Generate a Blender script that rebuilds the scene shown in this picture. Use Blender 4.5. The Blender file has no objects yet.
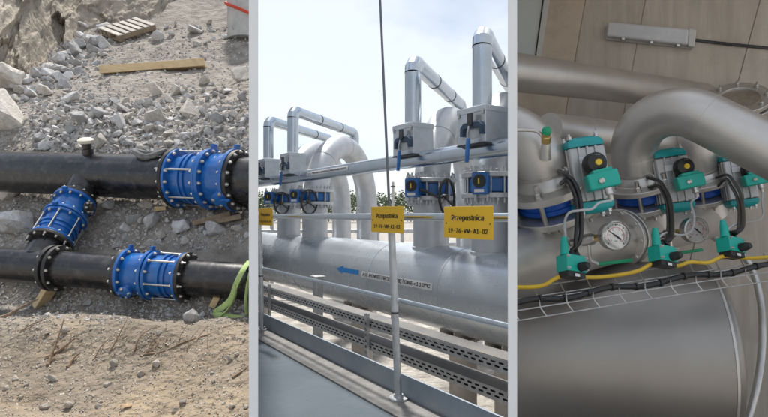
import bpy, bmesh, math, random
from mathutils import Vector as V, Matrix, noise, Quaternion
random.seed(11)
SC = bpy.context.scene
COL = SC.collection
PI = math.pi
R = math.radians

# ------------------------------------------------------------------ camera, sky, sun, exposure
F = 520.0            # focal length in pixels of the 768 px wide photograph
ZC = 1.1             # eye height above the steel walkway
CX, HY = 384.0, 215.0
cam_d = bpy.data.cameras.new('camera')
cam_d.sensor_width = 36.0
cam_d.lens = F / 768.0 * 36.0
cam_d.shift_y = (HY - 208.5) / 768.0
cam_d.clip_start = 0.05
cam_d.clip_end = 3000
cam = bpy.data.objects.new('camera', cam_d)
COL.objects.link(cam)
cam.location = (0, 0, ZC)
cam.rotation_euler = (R(90), 0, 0)
SC.camera = cam

SUN_AZ = R(-16)      # measured from +Y towards +X
SUN_EL = R(64)
world = bpy.data.worlds.new('World')
SC.world = world
world.use_nodes = True
wn, wl = world.node_tree.nodes, world.node_tree.links
wn.clear()
w_out = wn.new('ShaderNodeOutputWorld')
w_bg = wn.new('ShaderNodeBackground')
w_sky = wn.new('ShaderNodeTexSky')
w_sky.sky_type = 'NISHITA'
w_sky.sun_disc = False
w_sky.sun_elevation = SUN_EL
w_sky.sun_rotation = SUN_AZ
w_sky.air_density = 1.0
w_sky.dust_density = 1.0
w_sky.ozone_density = 1.0
w_tc = wn.new('ShaderNodeTexCoord')
w_map = wn.new('ShaderNodeMapping')
w_map.inputs['Scale'].default_value = (1.0, 1.0, 2.2)
w_no = wn.new('ShaderNodeTexNoise')
w_no.inputs['Scale'].default_value = 1.6
w_no.inputs['Detail'].default_value = 5
w_no.inputs['Roughness'].default_value = 0.55
w_rmp = wn.new('ShaderNodeValToRGB')
w_rmp.color_ramp.elements[0].position = 0.33
w_rmp.color_ramp.elements[0].color = (0.06, 0.06, 0.06, 1)
w_rmp.color_ramp.elements[1].position = 0.58
w_rmp.color_ramp.elements[1].color = (0.66, 0.66, 0.66, 1)
w_mix = wn.new('ShaderNodeMixRGB')
w_mix.inputs[2].default_value = (9.4, 9.7, 10.0, 1)      # thin bright cloud veil
w_bg.inputs['Strength'].default_value = 0.072
wl.new(w_tc.outputs['Generated'], w_map.inputs['Vector'])
wl.new(w_map.outputs['Vector'], w_no.inputs['Vector'])
wl.new(w_no.outputs['Fac'], w_rmp.inputs['Fac'])
wl.new(w_rmp.outputs['Color'], w_mix.inputs[0])
wl.new(w_sky.outputs['Color'], w_mix.inputs[1])
wl.new(w_mix.outputs['Color'], w_bg.inputs['Color'])
wl.new(w_bg.outputs['Background'], w_out.inputs['Surface'])

sun_d = bpy.data.lights.new('sun', 'SUN')
sun_d.energy = 3.2
sun_d.angle = R(4)
sun_d.color = (1.0, 0.945, 0.87)
sun = bpy.data.objects.new('sun', sun_d)
COL.objects.link(sun)
to_sun = V((math.sin(SUN_AZ) * math.cos(SUN_EL), math.cos(SUN_AZ) * math.cos(SUN_EL), math.sin(SUN_EL)))
sun.rotation_euler = to_sun.to_track_quat('Z', 'Y').to_euler()
sun.location = (0, 0, 30)

SC.view_settings.view_transform = 'Standard'
SC.view_settings.look = 'None'
SC.view_settings.exposure = 0.8
SC.view_settings.gamma = 1.0
SC.view_settings.use_curve_mapping = False
SC.render.engine = 'CYCLES'
SC.cycles.use_denoising = True
SC.cycles.max_bounces = 8

# ------------------------------------------------------------------ helpers
def P(px, py, d):
    """the point that lies d metres in front of the camera in the direction of a photo pixel"""
    return V(((px - CX) / F * d, d, ZC - (py - HY) / F * d))

def lerp(a, b, t): return a + (b - a) * t
def interp(tab, x):
    if x <= tab[0][0]: return tab[0][1]
    for (a, b), (c, e) in zip(tab, tab[1:]):
        if x <= c: return lerp(b, e, (x - a) / (c - a))
    return tab[-1][1]
def perp(a):
    a = a.normalized()
    t = V((0, 0, 1)) if abs(a.z) < 0.9 else V((1, 0, 0))
    e = a.cross(t).normalized()
    return e, a.cross(e).normalized()

PLANES = []           # (point, outward normal): the faces of the partition walls that bound the bay under construction
def outside(p, m=0.0): return any((p - c).dot(n) > m for c, n in PLANES)

class MB:
    def __init__(s): s.v = []; s.f = []
    def ring(s, c, e1, e2, r, n):
        i = len(s.v)
        for k in range(n):
            a = 2 * PI * k / n
            s.v.append(c + e1 * (r * math.cos(a)) + e2 * (r * math.sin(a)))
        return i
    def bridge(s, a, b, n):
        for k in range(n):
            k2 = (k + 1) % n
            s.f.append((a + k, a + k2, b + k2, b + k))
    def lathe(s, o, a, prof, n=32, cap=True, e1=None):
        a = a.normalized()
        if e1 is None: e1, e2 = perp(a)
        else: e2 = a.cross(e1).normalized()
        idx = [s.ring(o + a * t, e1, e2, max(r, 1e-5), n) for t, r in prof]
        for i, j in zip(idx, idx[1:]): s.bridge(i, j, n)
        if cap:
            s.f.append(tuple(idx[0] + k for k in range(n))[::-1])
            s.f.append(tuple(idx[-1] + k for k in range(n)))
        return s
    def ringpart(s, o, a, t0, t1, ri, ro, n=32, e1=None):
        """a flat ring (flange) with a hole"""
        a = a.normalized()
        if e1 is None: e1, e2 = perp(a)
        else: e2 = a.cross(e1).normalized()
        q = [s.ring(o + a * t, e1, e2, r, n) for t, r in ((t0, ri), (t0, ro), (t1, ro), (t1, ri))]
        for i, j in zip(q, q[1:] + q[:1]): s.bridge(i, j, n)
        return s
    def tube(s, pts, r, n=12, cap=True, closed=False, flat=None):
        pts = [V(p) for p in pts]
        m = len(pts)
        rs = r if isinstance(r, (list, tuple)) else [r] * m
        T = []
        for i in range(m):
            if closed: t = pts[(i + 1) % m] - pts[i - 1]
            else: t = pts[min(i + 1, m - 1)] - pts[max(i - 1, 0)]
            T.append(t.normalized())
        e1, e2 = perp(T[0])
        idx = []
        for i in range(m):
            if i:
                q = T[i - 1].rotation_difference(T[i])
                e1 = (q @ e1); e1 = (e1 - T[i] * e1.dot(T[i])).normalized()
                e2 = T[i].cross(e1).normalized()
            j = len(s.v)
            for k in range(n):
                a = 2 * PI * k / n
                c1, c2 = math.cos(a), math.sin(a)
                if flat: c2 *= flat
                s.v.append(pts[i] + e1 * (rs[i] * c1) + e2 * (rs[i] * c2))
            idx.append(j)
        for i, j in zip(idx, idx[1:]): s.bridge(i, j, n)
        if closed: s.bridge(idx[-1], idx[0], n)
        elif cap:
            s.f.append(tuple(idx[0] + k for k in range(n))[::-1])
            s.f.append(tuple(idx[-1] + k for k in range(n)))
        return s
    def box(s, c, ex, ey, ez):
        i = len(s.v)
        for z in (-1, 1):
            for y in (-1, 1):
                for x in (-1, 1):
                    s.v.append(c + ex * x + ey * y + ez * z)
        for q in ((0, 2, 3, 1), (4, 5, 7, 6), (0, 1, 5, 4), (2, 6, 7, 3), (0, 4, 6, 2), (1, 3, 7, 5)):
            s.f.append(tuple(i + k for k in q))
        return s
    def prism(s, poly, ext):
        i = len(s.v); n = len(poly)
        s.v += [V(p) for p in poly] + [V(p) + ext for p in poly]
        s.f.append(tuple(range(i, i + n))[::-1]); s.f.append(tuple(range(i + n, i + 2 * n)))
        for k in range(n):
            k2 = (k + 1) % n
            s.f.append((i + k, i + k2, i + n + k2, i + n + k))
        return s

BASE = {}
def mesh_of(name, mb, m, base=V((0, 0, 0)), smooth=40, clip=True):
    bm = bmesh.new()
    vs = [bm.verts.new(p) for p in mb.v]
    for f in mb.f:
        try: bm.faces.new([vs[i] for i in f])
        except ValueError: pass
    if clip and PLANES:
        for c, n in PLANES:
            if any((v.co - c).dot(n) > 1e-4 for v in bm.verts):
                g = bmesh.ops.bisect_plane(bm, geom=bm.verts[:] + bm.edges[:] + bm.faces[:], dist=1e-5,
                                           plane_co=c, plane_no=n, clear_outer=True)
                ed = [e for e in g['geom_cut'] if isinstance(e, bmesh.types.BMEdge)]
                if ed:
                    try: bmesh.ops.edgenet_fill(bm, edges=ed)
                    except Exception: pass
    if not bm.faces:
        bm.free(); return None
    bmesh.ops.recalc_face_normals(bm, faces=bm.faces[:])
    for v in bm.verts: v.co -= base
    me = bpy.data.meshes.new(name)
    bm.to_mesh(me); bm.free()
    if smooth:
        me.shade_smooth()
        me.set_sharp_from_angle(angle=R(smooth))
    if m is not None: me.materials.append(MAT[m] if isinstance(m, str) else m)
    return me
def obj(name, mb, m, parent=None, smooth=40, bevel=0.0, clip=True, label=None):
    base = BASE.get(parent.name, V((0, 0, 0))) if parent else V((0, 0, 0))
    if parent is None and mb.v:
        mn = V((min(v.x for v in mb.v), min(v.y for v in mb.v), min(v.z for v in mb.v)))
        mx = V((max(v.x for v in mb.v), max(v.y for v in mb.v), max(v.z for v in mb.v)))
        base = V(((mn.x + mx.x) / 2, (mn.y + mx.y) / 2, mn.z))
    me = mesh_of(name, mb, m, base, smooth, clip)
    if me is None: return None
    o = bpy.data.objects.new(name, me)
    COL.objects.link(o)
    if parent: o.parent = parent
    else: o.location = base
    BASE[o.name] = base
    if bevel:
        b = o.modifiers.new('bevel', 'BEVEL'); b.width = bevel; b.segments = 2; b.limit_method = 'ANGLE'
        b.angle_limit = R(35); b.harden_normals = False
    if label: o['label'] = label
    if name == 'lettering': o['kind'] = 'stuff'
    return o
def thing(name, label, cat, base, group=None):
    o = bpy.data.objects.new(name, None)
    o.empty_display_size = 0.1
    COL.objects.link(o); o.location = base
    BASE[o.name] = V(base)
    return tag(o, label, cat, group)
def tag(o, label, cat, group=None):
    if o is None: return None
    o['label'] = label; o['category'] = cat
    if group: o['group'] = group
    return o
def struct(o, kind='structure'):
    o['kind'] = kind; return o
def inst(name, me, parent, M):
    """one more object that shares mesh me, placed by the world matrix M"""
    if PLANES and outside(M.translation, -0.01): return None
    o = bpy.data.objects.new(name, me)
    COL.objects.link(o)
    if parent:
        o.parent = parent
        o.matrix_basis = Matrix.Translation(-BASE[parent.name]) @ M
        BASE[o.name] = BASE[parent.name]
    else: o.matrix_basis = M
    return o
def frame(o, z, x=None):
    z = z.normalized()
    if x is None: x, _ = perp(z)
    x = (x - z * x.dot(z)).normalized()
    y = z.cross(x)
    return Matrix(((x.x, y.x, z.x, o.x), (x.y, y.y, z.y, o.y), (x.z, y.z, z.z, o.z), (0, 0, 0, 1)))
def bolt_mesh(name, m, s=1.0, head=0.6, stud=0.5):
    b = MB(); z = V((0, 0, 1)); o = V((0, 0, 0))
    b.lathe(o, z, [(0, s * 0.62), (s * 0.12, s * 0.62)], 12)
    b.lathe(V((0, 0, s * 0.12)), z, [(0, s * 0.5), (s * head * 0.85, s * 0.5), (s * head, s * 0.4)], 6)
    if stud: b.lathe(V((0, 0, s * (0.12 + head * 0.9))), z, [(0, s * 0.26), (s * stud, s * 0.26)], 8)
    return mesh_of(name, b, m, clip=False, smooth=30)
def bolt_ring(parent, me, c, a, r, n, ph=0.0, name='bolt'):
    e1, e2 = perp(a)
    for k in range(n):
        t = 2 * PI * (k + ph) / n
        inst(name, me, parent, frame(c + e1 * (r * math.cos(t)) + e2 * (r * math.sin(t)), a))
def arc(c, e1, e2, r, a0, a1, n):
    return [c + e1 * (r * math.cos(lerp(a0, a1, k / n))) + e2 * (r * math.sin(lerp(a0, a1, k / n))) for k in range(n + 1)]
def smooth_path(pts, n=6):
    """Catmull-Rom through the points"""
    pts = [V(p) for p in pts]
    q = [pts[0] * 2 - pts[1]] + pts + [pts[-1] * 2 - pts[-2]]
    out = []
    for i in range(1, len(q) - 2):
        for k in range(n):
            t = k / n
            a, b, c, d = q[i - 1:i + 3]
            out.append(0.5 * ((2 * b) + (c - a) * t + (2 * a - 5 * b + 4 * c - d) * t * t + (3 * b - a - 3 * c + d) * t ** 3))
    out.append(pts[-1])
    return out
FONT = None
try:      # the sans-serif that ships with Blender; its built-in font otherwise
    import os
    FONT = bpy.data.fonts.load(os.path.join(bpy.utils.resource_path('LOCAL'), 'datafiles', 'fonts', 'Inter.woff2'))
except Exception: FONT = None
def text_mesh(name, body, size, fn, m, bold=0.0):
    """lettering as flat mesh; fn maps (x, y) on the sign to a world point"""
    cu = bpy.data.curves.new(name, 'FONT')
    cu.body = body; cu.size = size; cu.align_x = 'CENTER'; cu.align_y = 'CENTER'
    cu.resolution_u = 4
    if FONT: cu.font = FONT
    t = bpy.data.objects.new(name, cu); COL.objects.link(t)
    dg = bpy.context.evaluated_depsgraph_get(); dg.update()
    me = bpy.data.meshes.new_from_object(t.evaluated_get(dg))
    bpy.data.objects.remove(t)
    mb = MB()
    for k, dx in enumerate((0, -bold, bold) if bold else (0,)):      # heavier strokes
        i = len(mb.v)
        mb.v += [fn(v.co.x + dx, v.co.y, k * 0.0003) for v in me.vertices]
        mb.f += [tuple(i + q for q in p.vertices) for p in me.polygons]
    w = max(v.co.x for v in me.vertices) - min(v.co.x for v in me.vertices)
    bpy.data.meshes.remove(me)
    return mb, w

# ------------------------------------------------------------------ materials
MAT = {}
def mat(name, c1, c2=None, rough=0.5, metal=0.0, scale=6.0, detail=6, bump=0.0, bscale=None, rvar=0.1, stretch=None,
        coat=0.0, lo=0.35, hi=0.65, dirt=None, dirt_amt=0.0, dscale=2.0, objvar=0.0, spec=0.5, bdist=0.02):
    m = bpy.data.materials.new(name); m.use_nodes = True
    N, L = m.node_tree.nodes, m.node_tree.links
    b = N['Principled BSDF']
    b.inputs['Metallic'].default_value = metal
    b.inputs['Coat Weight'].default_value = coat
    b.inputs['Specular IOR Level'].default_value = spec
    tc = N.new('ShaderNodeTexCoord')
    mp = N.new('ShaderNodeMapping')
    if stretch: mp.inputs['Scale'].default_value = stretch
    L.new(tc.outputs['Object'], mp.inputs['Vector'])
    no = N.new('ShaderNodeTexNoise'); no.inputs['Scale'].default_value = scale; no.inputs['Detail'].default_value = detail
    no.inputs['Roughness'].default_value = 0.62
    L.new(mp.outputs['Vector'], no.inputs['Vector'])
    rp = N.new('ShaderNodeMapRange')
    rp.inputs['From Min'].default_value = lo; rp.inputs['From Max'].default_value = hi
    L.new(no.outputs['Fac'], rp.inputs['Value'])
    mx = N.new('ShaderNodeMixRGB')
    mx.inputs[1].default_value = (*c1, 1); mx.inputs[2].default_value = (*(c2 or c1), 1)
    L.new(rp.outputs['Result'], mx.inputs[0])
    col = mx.outputs['Color']
    if dirt:
        n2 = N.new('ShaderNodeTexNoise'); n2.inputs['Scale'].default_value = dscale; n2.inputs['Detail'].default_value = 8
        n2.inputs['Roughness'].default_value = 0.7
        L.new(tc.outputs['Object'], n2.inputs['Vector'])
        r2 = N.new('ShaderNodeMapRange'); r2.inputs['From Min'].default_value = 0.5; r2.inputs['From Max'].default_value = 0.68
        r2.inputs['To Max'].default_value = dirt_amt
        L.new(n2.outputs['Fac'], r2.inputs['Value'])
        m2 = N.new('ShaderNodeMixRGB'); m2.inputs[2].default_value = (*dirt, 1)
        L.new(r2.outputs['Result'], m2.inputs[0]); L.new(col, m2.inputs[1]); col = m2.outputs['Color']
    if objvar:
        oi = N.new('ShaderNodeObjectInfo')
        hs = N.new('ShaderNodeHueSaturation')
        mr = N.new('ShaderNodeMapRange'); mr.inputs['To Min'].default_value = 1 - objvar; mr.inputs['To Max'].default_value = 1 + objvar
        L.new(oi.outputs['Random'], mr.inputs['Value']); L.new(mr.outputs['Result'], hs.inputs['Value'])
        L.new(col, hs.inputs['Color']); col = hs.outputs['Color']
    L.new(col, b.inputs['Base Color'])
    rr = N.new('ShaderNodeMapRange')
    rr.inputs['To Min'].default_value = max(0.03, rough - rvar); rr.inputs['To Max'].default_value = min(1, rough + rvar)
    L.new(no.outputs['Fac'], rr.inputs['Value']); L.new(rr.outputs['Result'], b.inputs['Roughness'])
    if bump:
        nb = N.new('ShaderNodeTexNoise'); nb.inputs['Scale'].default_value = bscale or scale * 4; nb.inputs['Detail'].default_value = 8
        L.new(mp.outputs['Vector'], nb.inputs['Vector'])
        bp = N.new('ShaderNodeBump'); bp.inputs['Strength'].default_value = bump; bp.inputs['Distance'].default_value = bdist
        L.new(nb.outputs['Fac'], bp.inputs['Height']); L.new(bp.outputs['Normal'], b.inputs['Normal'])
    MAT[name] = m
    return m

mat('white_board', (0.8, 0.8, 0.8), (0.76, 0.77, 0.78), 0.6, scale=3)
# excavation
mat('dirt', (0.165, 0.135, 0.103), (0.31, 0.262, 0.205), 0.95, scale=1.7, detail=12, bump=1.0, bscale=18, dirt=(0.41, 0.325, 0.225), dirt_amt=0.75, dscale=0.9, spec=0.2, bdist=0.05)
def grey_beyond(name, y0, y1, c1, c2):
    """a second, greyer soil takes over away from the foreground"""
    m = MAT[name]; N, L = m.node_tree.nodes, m.node_tree.links
    b = N['Principled BSDF']; src = b.inputs['Base Color'].links[0].from_socket
    ge = N.new('ShaderNodeNewGeometry'); sp = N.new('ShaderNodeSeparateXYZ'); L.new(ge.outputs['Position'], sp.inputs[0])
    no = N.new('ShaderNodeTexNoise'); no.inputs['Scale'].default_value = 1.3; no.inputs['Detail'].default_value = 8; L.new(ge.outputs['Position'], no.inputs['Vector'])
    ad = N.new('ShaderNodeMath'); ad.operation = 'MULTIPLY_ADD'; ad.inputs[1].default_value = 1.6; L.new(no.outputs['Fac'], ad.inputs[0]); L.new(sp.outputs['Y'], ad.inputs[2])
    mr = N.new('ShaderNodeMapRange'); mr.inputs['From Min'].default_value = y0; mr.inputs['From Max'].default_value = y1; mr.inputs['To Max'].default_value = 0.85; L.new(ad.outputs[0], mr.inputs['Value'])
    n2 = N.new('ShaderNodeTexNoise'); n2.inputs['Scale'].default_value = 5; n2.inputs['Detail'].default_value = 12; L.new(ge.outputs['Position'], n2.inputs['Vector'])
    r2 = N.new('ShaderNodeMapRange'); r2.inputs['From Min'].default_value = 0.35; r2.inputs['From Max'].default_value = 0.65; L.new(n2.outputs['Fac'], r2.inputs['Value'])
    g = N.new('ShaderNodeMixRGB'); g.inputs[1].default_value = (*c1, 1); g.inputs[2].default_value = (*c2, 1); L.new(r2.outputs['Result'], g.inputs[0])
    mx = N.new('ShaderNodeMixRGB'); L.new(mr.outputs['Result'], mx.inputs[0]); L.new(src, mx.inputs[1]); L.new(g.outputs['Color'], mx.inputs[2])
    L.new(mx.outputs['Color'], b.inputs['Base Color'])
grey_beyond('dirt', 4.3, 5.2, (0.205, 0.186, 0.166), (0.37, 0.342, 0.308))
mat('rock_face', (0.25, 0.22, 0.18), (0.48, 0.425, 0.35), 0.95, scale=1.1, detail=12, bump=1.0, bscale=5, dirt=(0.18, 0.16, 0.145), dirt_amt=0.7, dscale=0.8, spec=0.2, bdist=0.08)
mat('rock', (0.42, 0.42, 0.43), (0.62, 0.62, 0.62), 0.9, scale=7, detail=8, bump=0.5, bscale=22, dirt=(0.46, 0.40, 0.32), dirt_amt=0.8, dscale=3, objvar=0.35, spec=0.25)
mat('pale_rock', (0.48, 0.44, 0.39), (0.68, 0.65, 0.60), 0.9, scale=5, detail=9, bump=0.6, bscale=18, dirt=(0.3, 0.26, 0.2), dirt_amt=0.6, dscale=3, objvar=0.18, spec=0.25)
mat('gravel', (0.33, 0.32, 0.315), (0.54, 0.52, 0.50), 0.95, scale=3.5, detail=5, spec=0.2)
mat('pebble', (0.27, 0.24, 0.205), (0.46, 0.43, 0.385), 0.9, scale=9, detail=6, objvar=0.25, spec=0.25)
mat('black_pipe', (0.008, 0.008, 0.010), (0.017, 0.017, 0.020), 0.27, scale=5, rvar=0.10, bump=0.1, bscale=14, dirt=(0.30, 0.28, 0.25), dirt_amt=0.16, dscale=14, spec=0.7)
mat('black_flange', (0.012, 0.012, 0.014), (0.03, 0.03, 0.032), 0.45, scale=9, dirt=(0.25, 0.23, 0.2), dirt_amt=0.35, dscale=8)
mat('blue_enamel', (0.005, 0.10, 0.38), (0.010, 0.14, 0.46), 0.24, scale=6, coat=0.3, bump=0.06, bscale=30, dirt=(0.16, 0.17, 0.2), dirt_amt=0.22, dscale=7)
mat('zinc', (0.55, 0.54, 0.5), (0.72, 0.70, 0.66), 0.35, metal=0.9, scale=30)
mat('timber', (0.64, 0.46, 0.25), (0.76, 0.59, 0.36), 0.8, scale=9, stretch=(1, 1, 6), bump=0.3, bscale=20, dirt=(0.35, 0.26, 0.16), dirt_amt=0.5, dscale=5)
mat('grey_timber', (0.42, 0.39, 0.35), (0.60, 0.57, 0.52), 0.85, scale=9, bump=0.3, bscale=30, objvar=0.15, dirt=(0.25, 0.22, 0.19), dirt_amt=0.5, dscale=6)
mat('old_timber', (0.22, 0.17, 0.12), (0.36, 0.28, 0.2), 0.9, scale=12, bump=0.4, bscale=30)
mat('twig', (0.20, 0.13, 0.085), (0.36, 0.26, 0.18), 0.9, scale=20, bump=0.4)
mat('strap', (0.30, 0.42, 0.14), (0.42, 0.55, 0.22), 0.75, scale=14, dirt=(0.35, 0.35, 0.25), dirt_amt=0.4, dscale=9)
mat('rope', (0.13, 0.13, 0.135), (0.24, 0.24, 0.24), 0.8, scale=40, bump=0.3)
mat('concrete', (0.40, 0.40, 0.39), (0.52, 0.51, 0.49), 0.9, scale=5, bump=0.2, dirt=(0.32, 0.3, 0.28), dirt_amt=0.4)
mat('red_strap', (0.65, 0.07, 0.035), (0.72, 0.10, 0.05), 0.6)
mat('cap_beige', (0.52, 0.48, 0.40), (0.64, 0.60, 0.52), 0.7, scale=14, dirt=(0.3, 0.25, 0.2), dirt_amt=0.5, dscale=12)
mat('bottle', (0.45, 0.62, 0.72), (0.55, 0.72, 0.8), 0.2)
mat('leaf_dry', (0.36, 0.25, 0.15), (0.46, 0.33, 0.2), 0.8, scale=20)
# ------------------------------------------------------------------ added partition walls and the ground that carries everything
GROUND_Z = -1.35
WT = 0.030           # thickness
def radial(px): return V(((px - CX) / F, 1, 0)).normalized()
def partition(px, d0, d1, label, top=3.65):  # divider added between bays that have no such wall themselves
    u = radial(px); n = V((u.y, -u.x, 0))        # n points to the right
    s0 = d0 / u.y; s1 = d1 / u.y
    c = u * ((s0 + s1) / 2); c.z = (top + GROUND_Z) / 2
    b = MB().box(c, n * (WT / 2), u * ((s1 - s0) / 2), V((0, 0, (top - GROUND_Z) / 2)))
    o = obj('added_partition_wall', b, 'white_board', bevel=0.002, clip=False)
    tag(o, label, 'partition wall', 'added white partition walls between the three bays')
    return (u * s0 - n * (WT / 2), n), (u * s0 + n * (WT / 2), -n)
WALL_D = 1.72
left_a, mid_a = partition(253.6, WALL_D, 18.0, 'thin white partition wall added between the excavation and the steel pipe gallery')
mid_b, right_b = partition(512.4, WALL_D, 18.0, 'thin white partition wall added between the steel pipe gallery and the actuator room', 4.6)  # raised so no sun spills over it into the actuator room
LEFT = [left_a]; MID = [mid_a, mid_b]; RIGHT = [right_b]

g = MB()
for i in range(41):
    for j in range(41):
        x = (i - 20) / 20; y = (j - 20) / 20
        g.v.append(V((math.copysign(abs(x) ** 2.2, x) * 900, math.copysign(abs(y) ** 2.2, y) * 900 + 6, GROUND_Z)))
for i in range(40):
    for j in range(40):
        a = i * 41 + j
        g.f.append((a, a + 41, a + 42, a + 1))
mat('ground', (0.24, 0.225, 0.205), (0.52, 0.495, 0.46), 0.95, scale=2.6, detail=14, bump=1.0, bscale=9, dirt=(0.36, 0.34, 0.31), dirt_amt=0.6, dscale=0.9, bdist=0.1, spec=0.2)
struct(obj('ground', g, 'ground', clip=False))

# ================================================================== LEFT BAY: the excavation
PLANES[:] = LEFT
PROF_Y = [(470, 1.9), (417, 2.8), (330, 3.7), (312, 3.9), (300, 4.15), (250, 4.65), (215, 4.95), (197, 5.2), (150, 6.0), (110, 7.0), (80, 8.4), (60, 9.8), (30, 11.5), (0, 13.2), (-40, 16)]
PROF = [(d, ZC - (y - HY) / F * d) for y, d in PROF_Y]
def fbm(x, y, s, o=4, seed=0.0):
    return noise.fractal(V((x * s + seed, y * s - seed, seed * 0.37)), 1.0, 2.1, o)
def gauss(x, c, w): return math.exp(-((x - c) / w) ** 2)
def height(x, d):
    px = CX + x / d * F
    dd = d + 0.40 * max(-1.4, min(1.2, (px - 120) / 240)) * (1 if d < 6 else max(0.3, 1 - (d - 6) / 4))
    z = interp(PROF, dd)
    k = min(1.0, max(0.25, (d - 3) / 5))
    z += 0.055 * fbm(x, d, 0.9, 5, 3.1) * (0.6 + k) + 0.02 * fbm(x, d, 4.5, 4, 8.7)
    z += 0.075 * gauss(dd, 3.62, 0.2) * (1 + 0.5 * fbm(x, d, 1.7, 3, 1.2))      # lip of the trench
    z -= 0.07 * gauss(dd, 4.1, 0.25)
    z += 0.16 * gauss(dd, 6.35, 0.45) * (1 + 0.8 * fbm(x, d, 1.3, 3, 5.5))      # heap of broken stone behind the pipe
    return z
def ground_at(px, py):
    d = 2.0; prev = None
    while d < 16:
        p = P(px, py, d)
        e = p.z - height(p.x, d)
        if e < 0:
            if prev is not None:
                t = prev / (prev - e); p = P(px, py, d - 0.03 + 0.03 * t); p.z = height(p.x, p.y)
            return p
        prev = e; d += 0.03
    return P(px, py, 15)
def gz(p, up=0.0): return V((p.x, p.y, height(p.x, p.y) + up))

PXR = 253.2
t = MB(); NU, NV = 250, 330
ds = []
for j in range(NV + 1):
    q = j / NV
    ds.append(2.0 * (15.8 / 2.0) ** q)
for j, d in enumerate(ds):
    for i in range(NU + 1):
        px = lerp(-190, PXR, i / NU)
        x = (px - CX) / F * d
        t.v.append(V((x, d, height(x, d) + 0.007 * noise.noise(V((x * 23, d * 23, 1.7))) + 0.005 * noise.noise(V((x * 51, d * 51, 7.7))))))
for j in range(NV):
    for i in range(NU):
        a = j * (NU + 1) + i
        t.f.append((a, a + 1, a + NU + 2, a + NU + 1))
nb = len(t.v)      # skirt down to the ground sheet on all four edges
edge = [j * (NU + 1) for j in range(NV + 1)] + [NV * (NU + 1) + i for i in range(1, NU + 1)] + [j * (NU + 1) + NU for j in range(NV - 1, -1, -1)] + [i for i in range(NU - 1, 0, -1)]
for e in edge: t.v.append(V((t.v[e].x, t.v[e].y, GROUND_Z - 0.05)))
for k in range(len(edge)):
    k2 = (k + 1) % len(edge)
    t.f.append((edge[k], edge[k2], nb + k2, nb + k))
struct(obj('excavated_slope', t, 'dirt', smooth=60, clip=False))

# rock face at the back
CL = [(-190, 5.6), (-60, 6.6), (0, 7.7), (30, 8.6), (55, 9.9), (80, 11.0), (115, 11.6), (160, 12.0), (178, 13.2), (253.2, 14.2)]
t = MB(); NU, NV = 300, 110
for j in range(NV + 1):
    q = j / NV
    for i in range(NU + 1):
        px = lerp(-190, PXR - 0.4, i / NU)
        dB = interp(CL, px); x0 = (px - CX) / F * dB
        z0 = height(x0, dB)
        up = 4.2 * q - 0.35
        back = 0.62 * up + 0.1
        n1 = noise.ridged_multi_fractal(V((x0 * 0.7, up * 0.8, dB * 0.7)), 0.9, 2.0, 5, 0.9, 2.0)
        n2 = noise.fractal(V((x0 * 2.2, up * 2.0, dB * 2.2)), 0.8, 2.2, 6)
        dd_ = 0.0
        for sc_, am_ in ((0.75, 0.30), (1.9, 0.075), (4.5, 0.018)):
            q3 = V((x0 * sc_, up * sc_ * 0.9 + x0 * 0.3 * sc_, dB * sc_)) + noise.noise_vector(V((x0, up, dB)) * 1.2) * 0.12
            pt = noise.voronoi(q3)[1][0]; hv = noise.noise_vector(pt * 7.3)
            dd_ += am_ * (noise.noise(pt * 3.7 + V((4, 1, 9))) + (q3 - pt).dot(hv) * 1.3)
        d = dB + back - 0.06 * (n1 - 1.0) - 0.05 * n2 - dd_
        x = (px - CX) / F * d
        t.v.append(V((x, d, z0 + up + 0.10 * n2)))
for j in range(NV):
    for i in range(NU):
        a = j * (NU + 1) + i
        t.f.append((a, a + 1, a + NU + 2, a + NU + 1))
struct(obj('rock_face', t, 'rock_face', smooth=28, clip=False))

# ---- stones
def rock_mesh(m, k, npt=14, flat=0.75, bev=True):
    rnd = random.Random(k)
    bm = bmesh.new()
    sx, sy, sz = 1.0, rnd.uniform(0.55, 1.0), rnd.uniform(0.35, flat + 0.1)
    for _ in range(npt):
        p = V((rnd.gauss(0, 1), rnd.gauss(0, 1), rnd.gauss(0, 1))).normalized() * rnd.uniform(0.8, 1.05)
        p = V((max(-0.78, min(0.78, p.x)) * sx, max(-0.8, min(0.8, p.y)) * sy, max(-0.7, min(0.75, p.z)) * sz))
        bm.verts.new(p)
    r = bmesh.ops.convex_hull(bm, input=bm.verts[:])
    bmesh.ops.delete(bm, geom=[v for v in bm.verts if not v.link_faces], context='VERTS')
    bmesh.ops.dissolve_limit(bm, angle_limit=R(14), verts=bm.verts[:], edges=bm.edges[:])
    if bev:
        bmesh.ops.bevel(bm, geom=bm.edges[:], offset=0.035, segments=1, affect='EDGES', profile=0.5)
    bmesh.ops.triangulate(bm, faces=bm.faces[:])
    if bev:
        bmesh.ops.subdivide_edges(bm, edges=[e for e in bm.edges if e.calc_length() > 0.35], cuts=1, use_grid_fill=False)
        bmesh.ops.triangulate(bm, faces=bm.faces[:])
        for v in bm.verts: v.co += noise.noise_vector(v.co * 2.4 + V((k, k * 0.3, 0))) * 0.075
    me = bpy.data.meshes.new('rock'); bm.to_mesh(me); bm.free()
    me.materials.append(MAT[m])
    return me
ROCKS = [rock_mesh('rock', 100 + k, random.choice((11, 13, 16, 20))) for k in range(16)]
PALES = [rock_mesh('pale_rock', 300 + k, random.choice((12, 16, 22))) for k in range(8)]
PEBS = [rock_mesh('pebble', 500 + k, 22, 0.7) for k in range(4)]
KEEP = []
LOOSE = []
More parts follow.
